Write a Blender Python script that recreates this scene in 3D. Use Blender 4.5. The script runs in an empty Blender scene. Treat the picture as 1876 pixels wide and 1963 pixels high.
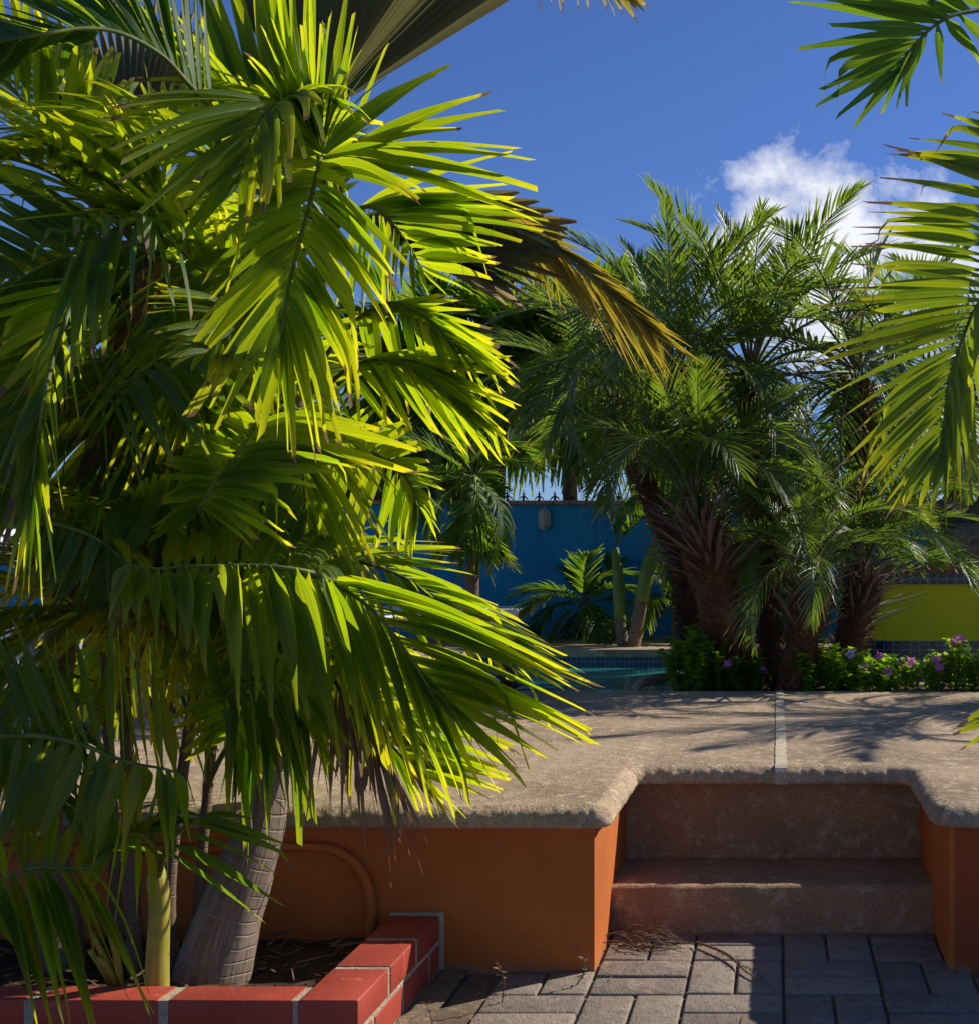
import bpy, bmesh, math, random
import numpy as np
from mathutils import Vector, Matrix, noise as mnoise
S = bpy.context.scene
COL = S.collection
# ---------------------------------------------------------------- camera, sky, sun
F, CX, HY, CH = 2250.0, 1490.0, 1080.0, 1.10      # focal length / vanishing point / horizon of the 1876 px wide photo, eye height
cam = bpy.data.cameras.new('camera'); camo = bpy.data.objects.new('camera', cam); COL.objects.link(camo)
cam.sensor_fit = 'HORIZONTAL'; cam.sensor_width = 36; cam.lens = F/1876*36
cam.shift_x = -(CX-938)/1876; cam.shift_y = (HY-981.5)/1876
cam.clip_start = .05; cam.clip_end = 3000
camo.location = (0, 0, CH); camo.rotation_euler = (math.radians(90), 0, 0)
S.camera = camo
SUN = Vector((1.15, .80, 1.0)).normalized()
ELEV = math.asin(SUN.z)
sun = bpy.data.lights.new('sun', 'SUN'); sun.energy = 5.0; sun.angle = math.radians(.5); sun.color = (1, .93, .82)
suno = bpy.data.objects.new('sun', sun); COL.objects.link(suno)
suno.rotation_euler = SUN.to_track_quat('Z', 'Y').to_euler(); suno.location = (6, 4, 8)
S.view_settings.view_transform = 'Standard'; S.view_settings.look = 'None'
S.view_settings.exposure = 0.22; S.view_settings.gamma = 1.0
S.render.engine = 'CYCLES'
S.cycles.max_bounces = 10; S.cycles.diffuse_bounces = 6; S.cycles.glossy_bounces = 3; S.cycles.transmission_bounces = 6
S.cycles.transparent_max_bounces = 6; S.cycles.use_denoising = True
S.cycles.sample_clamp_indirect = 6

W = bpy.data.worlds.new('World'); S.world = W; W.use_nodes = True
nt = W.node_tree; nt.nodes.clear()
def wn(t, **k):
    n = nt.nodes.new(t)
    for a, b in k.items(): setattr(n, a, b)
    return n
def wmath(op, a, b=None, c=None, clamp=False):
    n = nt.nodes.new('ShaderNodeMath'); n.operation = op; n.use_clamp = clamp
    for i, v in enumerate((a, b, c)):
        if v is None: continue
        if isinstance(v, (int, float)): n.inputs[i].default_value = v
        else: nt.links.new(v, n.inputs[i])
    return n.outputs[0]
sky = wn('ShaderNodeTexSky'); sky.sky_type = 'NISHITA'; sky.sun_disc = False
sky.sun_elevation = ELEV; sky.sun_rotation = math.atan2(SUN.x, SUN.y)
sky.altitude = 10; sky.air_density = 1.0; sky.dust_density = .15; sky.ozone_density = 4.5
tc = wn('ShaderNodeTexCoord'); sp = wn('ShaderNodeSeparateXYZ'); nt.links.new(tc.outputs['Generated'], sp.inputs[0])
yy = wmath('MAXIMUM', sp.outputs['Y'], .05)
cu = wmath('DIVIDE', sp.outputs['X'], yy); cv = wmath('DIVIDE', sp.outputs['Z'], yy)
cmb = wn('ShaderNodeCombineXYZ'); nt.links.new(cu, cmb.inputs[0]); nt.links.new(cv, cmb.inputs[1])
cmb.inputs[2].default_value = 3.7
def wnoise(scale, detail, rough, dist=0):
    n = wn('ShaderNodeTexNoise'); n.inputs['Scale'].default_value = scale; n.inputs['Detail'].default_value = detail
    n.inputs['Roughness'].default_value = rough; n.inputs['Distortion'].default_value = dist
    nt.links.new(cmb.outputs[0], n.inputs['Vector']); return n.outputs['Fac']
n1 = wnoise(19, 12, .62, .12); n2 = wnoise(5.5, 3, .5)
def blob(cx, cy, rx, ry):
    a = wmath('DIVIDE', wmath('SUBTRACT', cu, cx), rx); b = wmath('DIVIDE', wmath('SUBTRACT', cv, cy), ry)
    d = wmath('ADD', wmath('MULTIPLY', a, a), wmath('MULTIPLY', b, b))
    return wmath('SUBTRACT', 1.0, wmath('SQRT', d))
b1 = wmath('MAXIMUM', wmath('MAXIMUM', blob(.05, .258, .13, .105), blob(-.012, .285, .05, .045)), blob(.115, .26, .09, .035))
den = wmath('ADD', wmath('MULTIPLY', b1, 1.15), wmath('MULTIPLY', wmath('SUBTRACT', n1, .52), 2.6))
den = wmath('ADD', den, wmath('MULTIPLY', wmath('SUBTRACT', n2, .5), .5))
den = wmath('MULTIPLY', den, 1.25, clamp=True)
den = wmath('MULTIPLY', den, wmath('GREATER_THAN', sp.outputs['Y'], .1))
tint = wn('ShaderNodeMix', data_type='RGBA', blend_type='MULTIPLY'); tint.inputs[0].default_value = 1
nt.links.new(sky.outputs[0], tint.inputs[6]); tint.inputs[7].default_value = (.53, .66, 1.0, 1)
mx = wn('ShaderNodeMix', data_type='RGBA'); nt.links.new(den, mx.inputs[0])
nt.links.new(tint.outputs[2], mx.inputs[6]); mx.inputs[7].default_value = (8.6, 8.7, 9.4, 1)
bg = wn('ShaderNodeBackground'); nt.links.new(mx.outputs[2], bg.inputs[0]); bg.inputs[1].default_value = .092
wo = wn('ShaderNodeOutputWorld'); nt.links.new(bg.outputs[0], wo.inputs[0])

# ---------------------------------------------------------------- helpers
def P(x, y, Y): return Vector(((x-CX)/F*Y, Y, CH-(y-HY)/F*Y))
def sstep(a, b, x):
    if a == b: return float(x > a)
    t = min(1, max(0, (x-a)/(b-a))); return t*t*(3-2*t)
def crom(pts, t):
    n = len(pts)-1
    if n < 1: return pts[0].copy()
    t = min(max(t, 0), 1)*n; i = min(int(t), n-1); u = t-i
    a = pts[i-1] if i > 0 else pts[0]*2-pts[1]
    b, c = pts[i], pts[i+1]
    d = pts[i+2] if i+2 <= n else pts[n]*2-pts[n-1]
    return .5*((2*b)+(c-a)*u+(2*a-5*b+4*c-d)*u*u+(3*b-a-3*c+d)*u**3)
def tang(pts, t):
    return (crom(pts, min(1, t+.02))-crom(pts, max(0, t-.02))).normalized()

class MB:
    def __init__(s): s.v = []; s.f = []; s.uv = []; s.c = []; s.m = []
    def add(s, verts, faces, uvs=None, col=(0, 0, 1, 1), mat=0):
        o = len(s.v); s.v += [tuple(p) for p in verts]
        s.uv += uvs if uvs else [(0, 0)]*len(verts)
        s.c += [col]*len(verts)
        s.f += [tuple(i+o for i in f) for f in faces]; s.m += [mat]*len(faces)
    def box(s, a, b, mat=0):
        x0, y0, z0 = a; x1, y1, z1 = b
        v = [(x0,y0,z0),(x1,y0,z0),(x1,y1,z0),(x0,y1,z0),(x0,y0,z1),(x1,y0,z1),(x1,y1,z1),(x0,y1,z1)]
        s.add(v, [(0,3,2,1),(4,5,6,7),(0,1,5,4),(1,2,6,5),(2,3,7,6),(3,0,4,7)], mat=mat)
    def bbox(s, a, b, r=.004, mat=0, jit=0):      # box with chamfered edges
        c = [(a[i]+b[i])/2 for i in range(3)]; h = [abs(b[i]-a[i])/2 for i in range(3)]
        bm = bmesh.new(); bmesh.ops.create_cube(bm, size=2)
        for v in bm.verts: v.co = Vector([v.co[i]*h[i] for i in range(3)])
        bmesh.ops.bevel(bm, geom=bm.edges[:], offset=min(r, min(h)*.9), segments=2, affect='EDGES', profile=.6)
        bm.verts.index_update()
        s.add([Vector(c)+v.co + Vector((random.uniform(-1,1),random.uniform(-1,1),random.uniform(-1,1)))*jit for v in bm.verts],
              [[v.index for v in f.verts] for f in bm.faces], mat=mat, col=(random.random(), 0, 1, 1)); bm.free()
    def tube(s, pts, radii, n=None, seg=10, ring=0, ringamp=0, wob=0, col=(0,0,1,1), cap=True, mat=0):
        L = sum((pts[i+1]-pts[i]).length for i in range(len(pts)-1))
        n = n or max(4, int(L/.05)); V = []; U = []; Fc = []
        ref = Vector((0, -1, .01)); acc = 0; last = None
        for i in range(n+1):
            t = i/n; p = crom(pts, t); d = tang(pts, t)
            if last is not None: acc += (p-last).length
            last = p
            rr = radii[0] if len(radii) == 1 else crom([Vector((r, 0, 0)) for r in radii], t).x
            if ring: rr += ringamp*max(0, math.cos(acc/ring*2*math.pi))**6
            x = ref-d*ref.dot(d)
            if x.length < 1e-3: x = Vector((1, 0, 0))-d*d.x
            x.normalize(); y = d.cross(x)
            for k in range(seg):
                a = 2*math.pi*k/seg
                q = rr*(1+wob*mnoise.noise(Vector((math.cos(a)*2, math.sin(a)*2, acc*6))))
                V.append(p+(x*math.cos(a)+y*math.sin(a))*q); U.append((k/seg, acc))
        for i in range(n):
            for k in range(seg):
                a, b = i*seg+k, i*seg+(k+1) % seg; Fc.append((a, b, b+seg, a+seg))
        if cap: Fc += [tuple(range(seg))[::-1], tuple(n*seg+k for k in range(seg))]
        s.add(V, Fc, U, col, mat)
    def mesh(s, name, mats, smooth=True):
        me = bpy.data.meshes.new(name); me.from_pydata(s.v, [], s.f)
        mats = mats if isinstance(mats, (list, tuple)) else [mats]
        for m in mats: me.materials.append(m)
        if len(mats) > 1: me.polygons.foreach_set('material_index', s.m)
        li = np.empty(len(me.loops), dtype=np.int32); me.loops.foreach_get('vertex_index', li)
        uv = np.array(s.uv, dtype=np.float32)[li]; me.uv_layers.new(name='UVMap').data.foreach_set('uv', uv.ravel())
        ca = me.color_attributes.new('leaf', 'FLOAT_COLOR', 'POINT'); ca.data.foreach_set('color', np.array(s.c, dtype=np.float32).ravel())
        me.polygons.foreach_set('use_smooth', [smooth]*len(me.polygons)); me.update()
        return me
    def build(s, name, mats, parent=None, smooth=True):
        return link(name, s.mesh(name, mats, smooth), parent)
def link(name, me, parent=None):
    o = bpy.data.objects.new(name, me); COL.objects.link(o)
    if parent:
        o.parent = parent
        o.matrix_parent_inverse = Matrix.Translation(-parent.location)
    return o
def tag(o, label=None, cat=None, group=None, kind=None):
    for k, v in (('label', label), ('category', cat), ('group', group), ('kind', kind)):
        if v: o[k] = v
    return o
def thing(name, label, cat, loc=(0, 0, 0), group=None):
    o = bpy.data.objects.new(name, None); COL.objects.link(o); o.location = loc; o.empty_display_size = .1
    return tag(o, label, cat, group)

# ---------------------------------------------------------------- materials
class NM:
    def __init__(s, name):
        s.m = bpy.data.materials.new(name); s.m.use_nodes = True; s.t = s.m.node_tree; s.t.nodes.clear()
        s.out = s.n('ShaderNodeOutputMaterial')
    def n(s, t): return s.t.nodes.new(t)
    def l(s, a, b):
        s.t.links.new(a, b)
    def put(s, sock, v):
        if v is None: return
        if isinstance(v, (int, float)): sock.default_value = v
        elif isinstance(v, (tuple, list)): sock.default_value = (*v, 1) if len(v) == 3 and len(sock.default_value) == 4 else v
        else: s.l(v, sock)
    def math(s, op, a, b=None, clamp=False):
        n = s.n('ShaderNodeMath'); n.operation = op; n.use_clamp = clamp; s.put(n.inputs[0], a); s.put(n.inputs[1], b); return n.outputs[0]
    def mix(s, f, a, b, mode='MIX'):
        n = s.n('ShaderNodeMix'); n.data_type = 'RGBA'; n.blend_type = mode
        s.put(n.inputs[0], f); s.put(n.inputs[6], a); s.put(n.inputs[7], b); return n.outputs[2]
    def ramp(s, f, a, b, lo=0, hi=1):
        n = s.n('ShaderNodeMapRange'); n.interpolation_type = 'SMOOTHSTEP'
        s.put(n.inputs[0], f); s.put(n.inputs[1], a); s.put(n.inputs[2], b); s.put(n.inputs[3], lo); s.put(n.inputs[4], hi); return n.outputs[0]
    def coord(s, kind='Object', scale=(1, 1, 1)):
        c = s.n('ShaderNodeTexCoord'); m = s.n('ShaderNodeMapping'); s.l(c.outputs[kind], m.inputs[0]); m.inputs['Scale'].default_value = scale
        return m.outputs[0]
    def noise(s, scale, detail=4, rough=.55, vec=None, dist=0):
        n = s.n('ShaderNodeTexNoise'); n.inputs['Scale'].default_value = scale; n.inputs['Detail'].default_value = detail
        n.inputs['Roughness'].default_value = rough; n.inputs['Distortion'].default_value = dist
        s.l(vec if vec is not None else s.coord(), n.inputs['Vector']); return n.outputs['Fac']
    def bump(s, h, strength=.5, dist=.01, normal=None):
        b = s.n('ShaderNodeBump'); b.inputs['Strength'].default_value = strength; b.inputs['Distance'].default_value = dist
        s.l(h, b.inputs['Height'])
        if normal is not None: s.l(normal, b.inputs['Normal'])
        return b.outputs[0]
    def pbr(s, col, rough=.7, spec=.4, normal=None, metal=0, coat=0):
        p = s.n('ShaderNodeBsdfPrincipled'); s.put(p.inputs['Base Color'], col); s.put(p.inputs['Roughness'], rough)
        s.put(p.inputs['Specular IOR Level'], spec); s.put(p.inputs['Metallic'], metal); s.put(p.inputs['Coat Weight'], coat)
        if normal is not None: s.l(normal, p.inputs['Normal'])
        return p.outputs[0]
    def done(s, sh): s.l(sh, s.out.inputs[0]); return s.m
    def attr(s):
        a = s.n('ShaderNodeAttribute'); a.attribute_name = 'leaf'; sp = s.n('ShaderNodeSeparateColor'); s.l(a.outputs['Color'], sp.inputs[0])
        return sp.outputs[0], sp.outputs[1], sp.outputs[2]
    def uv(s):
        c = s.n('ShaderNodeTexCoord'); sp = s.n('ShaderNodeSeparateXYZ'); s.l(c.outputs['UV'], sp.inputs[0]); return sp.outputs[0], sp.outputs[1]

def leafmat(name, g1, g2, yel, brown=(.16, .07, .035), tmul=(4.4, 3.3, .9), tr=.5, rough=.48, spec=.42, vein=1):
    m = NM(name); R, G, B = m.attr(); u, v = m.uv()
    big = m.noise(9, 3)
    base = m.mix(R, g1, g2)
    base = m.mix(m.ramp(big, .35, .7, 0, .35), base, g2)
    # pale midrib and parallel veins
    au = m.math('ABSOLUTE', m.math('SUBTRACT', u, .5))
    mid = m.ramp(au, .015, .06, .55*vein, 0)
    cmb = m.n('ShaderNodeCombineXYZ'); m.put(cmb.inputs[0], m.math('MULTIPLY', u, 26)); m.put(cmb.inputs[1], m.math('MULTIPLY', v, 2.0)); m.put(cmb.inputs[2], m.math('MULTIPLY', R, 40))
    vn = m.noise(1, 3, .6, cmb.outputs[0])
    base = m.mix(m.ramp(vn, .3, .7, 0, .35*vein), base, (.02, .05, .008))
    edge = m.ramp(au, .36, .5, 0, .2)
    n2 = m.noise(38, 3, .6)
    tip = m.ramp(m.math('ADD', v, m.math('MULTIPLY', m.math('SUBTRACT', n2, .5), .25)), m.math('SUBTRACT', B, .28), m.math('ADD', B, .02), 0, .8)
    base = m.mix(m.math('MAXIMUM', tip, edge), base, yel)
    base = m.mix(mid, base, yel)
    dn = m.ramp(m.math('ADD', m.math('MULTIPLY', n2, .9), m.math('MULTIPLY', G, .75)), .82, .95)
    br = m.ramp(m.math('ADD', v, m.math('MULTIPLY', m.math('SUBTRACT', n2, .5), .16)), B, m.math('ADD', B, .03))
    base = m.mix(m.math('MULTIPLY', G, .55), base, yel)
    brf = m.math('MAXIMUM', br, dn); bcol = m.mix(n2, brown, (.42, .30, .17))
    tcol = m.mix(brf, m.mix(1.0, base, tmul, 'MULTIPLY'), m.mix(.5, bcol, (.10, .05, .02)))
    base = m.mix(brf, base, bcol)
    sp_ = m.ramp(m.noise(85, 3, .6), .66, .71, 0, .65)
    base = m.mix(sp_, base, (.13, .09, .03)); tcol = m.mix(sp_, tcol, (.16, .10, .02))
    nb = m.bump(vn, .35, .003)
    sh = m.pbr(base, rough, spec, nb)
    t = m.n('ShaderNodeBsdfTranslucent'); m.l(tcol, t.inputs[0])
    ms = m.n('ShaderNodeMixShader'); ms.inputs[0].default_value = tr; m.l(sh, ms.inputs[1]); m.l(t.outputs[0], ms.inputs[2])
    return m.done(ms.outputs[0])
LEAFR = leafmat('palm_leaf_lit_tips', (.038, .11, .012), (.095, .175, .012), (.17, .23, .02), tmul=(5.0, 3.4, .7), tr=.48)  # darker green blades; sunlit tips are put into the yellow end colour
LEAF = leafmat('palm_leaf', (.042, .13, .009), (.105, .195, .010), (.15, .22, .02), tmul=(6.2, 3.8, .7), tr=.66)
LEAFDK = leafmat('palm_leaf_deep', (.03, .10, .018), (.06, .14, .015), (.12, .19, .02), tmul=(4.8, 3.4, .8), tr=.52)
DATE = leafmat('date_palm_leaf', (.040, .09, .022), (.075, .135, .028), (.18, .17, .05), tmul=(4.2, 3.6, .9), tr=.42, rough=.3, spec=.7, vein=.6)
GREYL = leafmat('grey_leaf', (.13, .14, .09), (.18, .18, .12), (.30, .22, .06), tmul=(1.6, 1.5, .9), tr=.25, rough=.55, spec=.3)
SHRUB = leafmat('shrub_leaf', (.09, .20, .02), (.19, .33, .03), (.18, .26, .05), tmul=(3.8, 3.0, .9), tr=.5, vein=.5)
def drymat():
    m = NM('dry_leaf'); R, G, B = m.attr(); n = m.noise(30, 4)
    c = m.mix(n, m.mix(R, (.09, .045, .03), (.22, .13, .08)), (.32, .22, .14))
    sh = m.pbr(c, .8, .2, m.bump(n, .5, .004)); t = m.n('ShaderNodeBsdfTranslucent'); m.l(m.mix(1, c, (1.2, .9, .6), 'MULTIPLY'), t.inputs[0])
    ms = m.n('ShaderNodeMixShader'); ms.inputs[0].default_value = .25; m.l(sh, ms.inputs[1]); m.l(t.outputs[0], ms.inputs[2]); return m.done(ms.outputs[0])
DRY = drymat()
def stalkmat(name, a, b):
    m = NM(name); n = m.noise(14, 4); u, v = m.uv()
    f = m.n('ShaderNodeCombineXYZ'); m.put(f.inputs[0], m.math('MULTIPLY', u, 22)); m.put(f.inputs[1], m.math('MULTIPLY', v, 5)); fn = m.noise(1, 4, .6, f.outputs[0])
    c = m.mix(m.ramp(n, .35, .65), a, b); c = m.mix(m.ramp(fn, .4, .7, 0, .4), c, tuple(x*.5 for x in a)); c = m.mix(m.ramp(m.noise(26, 5, .75), .60, .68, 0, .8), c, (.16, .09, .05))
    return m.done(m.pbr(c, .55, .35, m.bump(fn, .5, .003)))
STALK = stalkmat('palm_stalk', (.07, .13, .015), (.20, .22, .03))
STALKDK = stalkmat('palm_stalk_grey', (.10, .13, .05), (.24, .23, .13))
SHAFT = stalkmat('crownshaft_skin', (.12, .22, .03), (.22, .28, .05))
YSHAFT = stalkmat('yellow_crownshaft_skin', (.34, .30, .04), (.45, .36, .05))
def trunkmat(name, a, b, c, ringc, ring=.036):
    m = NM(name); u, v = m.uv()
    fib = m.n('ShaderNodeCombineXYZ'); m.put(fib.inputs[0], m.math('MULTIPLY', u, 60)); m.put(fib.inputs[1], m.math('MULTIPLY', v, 9))
    n = m.noise(1, 5, .65, fib.outputs[0]); big = m.noise(7, 4)
    r = m.math('FRACT', m.math('ADD', m.math('DIVIDE', v, ring), m.math('MULTIPLY', m.noise(9, 2), .5)))
    rg = m.math('MULTIPLY', m.ramp(m.math('ABSOLUTE', m.math('SUBTRACT', r, .5)), .40, .49), m.ramp(m.noise(13, 3), .35, .6))
    base = m.mix(m.ramp(n, .3, .7), a, b); base = m.mix(m.ramp(big, .4, .65, 0, .7), base, c); base = m.mix(m.math('MULTIPLY', rg, .75), base, ringc)
    h = m.math('ADD', m.math('MULTIPLY', n, .6), m.math('MULTIPLY', rg, -.8))
    return m.done(m.pbr(base, .85, .25, m.bump(h, .8, .006)))
TRUNK = trunkmat('ringed_bark', (.13, .095, .07), (.30, .23, .17), (.20, .14, .09), (.40, .33, .27), .031)
TRUNKBR = trunkmat('brown_ringed_bark', (.13, .085, .06), (.24, .17, .12), (.18, .12, .08), (.36, .26, .18), .028)
TRUNKPALE = trunkmat('pale_bark', (.42, .36, .31), (.62, .56, .50), (.5, .4, .3), (.7, .66, .6), .05)
BOOT = NM('fibrous_bark')
_n = BOOT.noise(40, 5); _c = BOOT.mix(_n, (.05, .022, .012), (.26, .13, .07))
BOOT = BOOT.done(BOOT.pbr(_c, .95, .15, BOOT.bump(_n, .9, .01)))
BOOTGREY = NM('dead_petiole'); _n = BOOTGREY.noise(30, 4)
BOOTGREY = BOOTGREY.done(BOOTGREY.pbr(BOOTGREY.mix(_n, (.10, .07, .055), (.30, .25, .22)), .85, .2))

def stone(name, a, b, c, sc=1, bump=.6, bd=.008, pit=.0):
    m = NM(name); big = m.noise(3.2*sc, 5, .6); fine = m.noise(120*sc, 4, .7); med = m.noise(24*sc, 5, .65)
    col = m.mix(m.ramp(big, .35, .68), a, b)
    col = m.mix(m.ramp(med, .5, .66, 0, .75), col, c)
    col = m.mix(m.ramp(fine, .46, .62, 0, .55), col, tuple(x*.42 for x in a))
    h = m.math('ADD', m.math('MULTIPLY', fine, .5), med)
    return m.done(m.pbr(col, .9, .2, m.bump(h, bump, bd)))
DECK = stone('washed_stone', (.54, .39, .25), (.34, .245, .155), (.70, .56, .39), bump=1.0, bd=.010)
STEP = stone('stained_concrete', (.48, .26, .13), (.30, .19, .105), (.52, .37, .23), sc=.9, bump=.8)
STRIP = stone('cream_mortar', (.56, .47, .33), (.48, .40, .28), (.62, .55, .42), bump=.5, bd=.004)
PAVE = NM('grey_paver')
def _pave():
    m = NM('grey_paver'); R, G, B = m.attr(); big = m.noise(5, 4); f = m.noise(170, 3, .7); med = m.noise(30, 4)
    col = m.mix(R, (.20, .16, .13), (.32, .26, .20)); col = m.mix(m.ramp(big, .42, .7, 0, .5), col, (.29, .25, .21))
    wt = m.noise(9, 6, .75); col = m.mix(m.ramp(wt, .50, .62, 0, .5), col, (.38, .31, .23)); col = m.mix(m.ramp(med, .52, .72, 0, .6), col, (.12, .09, .075)); col = m.mix(m.ramp(f, .5, .62, 0, .35), col, (.06, .05, .05))
    return m.done(m.pbr(col, .85, .25, m.bump(m.math('ADD', f, m.math('MULTIPLY', med, 1.5)), .8, .006)))
PAVE = _pave()
SAND = stone('joint_sand', (.20, .15, .10), (.14, .10, .07), (.34, .26, .17), sc=1.5)
SOIL = stone('planter_soil', (.07, .045, .03), (.045, .03, .02), (.13, .08, .05), sc=1.3, bump=1)
DIRT = stone('dirt', (.22, .18, .13), (.17, .14, .10), (.30, .25, .18), sc=.5)
def paint(name, a, b, dirt=(.1, .05, .02), amt=.25, rough=.7, bump=.25, splash=0):
    m = NM(name); big = m.noise(2.2, 5, .6); f = m.noise(90, 3); st = m.noise(7, 5, .7)
    col = m.mix(m.ramp(big, .3, .7), a, b); col = m.mix(m.ramp(st, .56, .76, 0, amt), col, dirt)
    tr = m.noise(11, 6, .75, m.coord('Object', (1, 1, .25))); col = m.mix(m.ramp(tr, .58, .70, 0, amt*.8), col, tuple(min(1, x*1.35+.02) for x in a))
    ch = m.noise(46, 4, .8); col = m.mix(m.ramp(ch, .68, .72, 0, amt*2), col, (.38, .30, .24))
    h = m.math('ADD', m.math('ADD', m.math('MULTIPLY', f, .6), m.math('MULTIPLY', m.noise(17, 4), .8)), m.math('MULTIPLY', big, 2))
    if splash:
        z = m.n('ShaderNodeTexCoord'); sz = m.n('ShaderNodeSeparateXYZ'); m.l(z.outputs['Object'], sz.inputs[0])
        q = m.math('ADD', m.math('MULTIPLY', sz.outputs[2], -9), m.math('MULTIPLY', m.noise(16, 6, .75), 1.7))
        col = m.mix(m.ramp(q, .55, .95, 0, .55), col, (.30, .20, .13))
    return m.done(m.pbr(col, rough, .3, m.bump(h, bump, .006)))
ORANGE = paint('orange_wall_paint', (.56, .155, .028), (.44, .115, .02), (.24, .075, .03), .4, splash=1)
REDP = paint('brick_red_wall_paint', (.38, .075, .014), (.30, .055, .012), splash=1)
BRICK = paint('painted_red_brick', (.46, .075, .042), (.31, .048, .03), (.17, .07, .05), .85, .55, .35)
MORTAR = stone('grey_mortar', (.52, .43, .30), (.38, .31, .21), (.62, .53, .39), sc=1.4, bump=.9)
def bluewall():
    m = NM('blue_wall_paint'); big = m.noise(1.1, 4, .5); st = m.noise(5, 6, .7); f = m.noise(60, 3)
    col = m.mix(m.ramp(big, .35, .65), (.006, .20, .42), (.010, .30, .44)); col = m.mix(m.ramp(st, .52, .72, 0, .5), col, (.05, .30, .44)); col = m.mix(m.ramp(m.noise(3.5, 6, .7, m.coord('Object', (2.2, 1, .3))), .52, .70, 0, .45), col, (.004, .10, .22))
    return m.done(m.pbr(col, .65, .3, m.bump(f, .15, .003)))
BLUE = bluewall()
def yellowwall():
    m = NM('yellow_wall_paint'); big = m.noise(1.4, 4, .5); st = m.noise(9, 7, .75)
    col = m.mix(m.ramp(big, .35, .65), (.86, .60, .010), (.72, .52, .010)); col = m.mix(m.ramp(st, .60, .70, 0, .75), col, (.12, .12, .02))
    return m.done(m.pbr(col, .7, .3, m.bump(st, .2, .003)))
YELLOW = yellowwall()
def tiles(name, a, b, grout, size, rough=.18):
    m = NM(name); c = m.n('ShaderNodeTexCoord'); mp = m.n('ShaderNodeMapping'); m.l(c.outputs['Object'], mp.inputs[0])
    mp.inputs['Rotation'].default_value = (math.radians(90), 0, 0)
    br = m.n('ShaderNodeTexBrick'); m.l(mp.outputs[0], br.inputs[0]); br.offset = 0; br.squash = 1
    br.inputs['Scale'].default_value = 1; br.inputs['Brick Width'].default_value = size; br.inputs['Row Height'].default_value = size
    br.inputs['Mortar Size'].default_value = size*.05; br.inputs['Bias'].default_value = 0
    br.inputs['Color1'].default_value = (*a, 1); br.inputs['Color2'].default_value = (*b, 1); br.inputs['Mortar'].default_value = (*grout, 1)
    return m.done(m.pbr(br.outputs[0], rough, .6))
POOLTILE = tiles('small_pool_tile', (.01, .07, .18), (.05, .18, .30), (.50, .47, .40), .036)
NAVY = tiles('navy_tile', (.008, .012, .06), (.015, .02, .10), (.25, .24, .22), .062)
def watermat():
    m = NM('pool_water'); n = m.noise(5, 3, .5, m.coord('Object', (1, 2.2, 1)), .6); n2 = m.noise(2.2, 3, .5, None, 1.2)
    col = m.mix(m.ramp(n2, .35, .65), (.015, .16, .16), (.04, .30, .26))
    return m.done(m.pbr(col, .04, .6, m.bump(n, .35, .03)))
WATER = watermat()
WHITE = paint('white_plastic', (.78, .78, .80), (.72, .72, .74), (.5, .48, .45), .3, .4, .05)
TERRA = stone('terracotta_cap', (.40, .24, .15), (.34, .20, .13), (.46, .34, .25), sc=1)
IRON = paint('rusty_iron', (.16, .07, .04), (.10, .05, .03))
LGLASS = NM('lamp_glass'); LGLASS = LGLASS.done(LGLASS.pbr(LGLASS.mix(LGLASS.noise(25), (.42, .40, .33), (.30, .29, .25)), .3, .6))
CAGE = paint('cream_cage_paint', (.62, .57, .48), (.5, .46, .40), (.3, .2, .12), .4)
ROCK = stone('coral_rock', (.34, .28, .21), (.26, .21, .16), (.48, .42, .34), sc=1.2, bump=1, bd=.03)
WOOD = paint('brown_terracotta_paint', (.26, .09, .035), (.2, .065, .03))
def petal(name, a, b):
    m = NM(name); R, G, B = m.attr(); c = m.mix(R, a, b)
    t = m.n('ShaderNodeBsdfTranslucent'); m.l(c, t.inputs[0]); ms = m.n('ShaderNodeMixShader'); ms.inputs[0].default_value = .45
    m.l(m.pbr(c, .5, .2), ms.inputs[1]); m.l(t.outputs[0], ms.inputs[2]); return m.done(ms.outputs[0])
PINK = petal('pink_petal', (.62, .12, .50), (.75, .32, .62))
VIOLET = petal('violet_petal', (.30, .22, .62), (.42, .34, .72))
PURPLE = leafmat('purple_leaf', (.05, .09, .045), (.10, .05, .075), (.34, .16, .2), tmul=(2.2, 1.2, 1.4), tr=.35, vein=.5)

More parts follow.
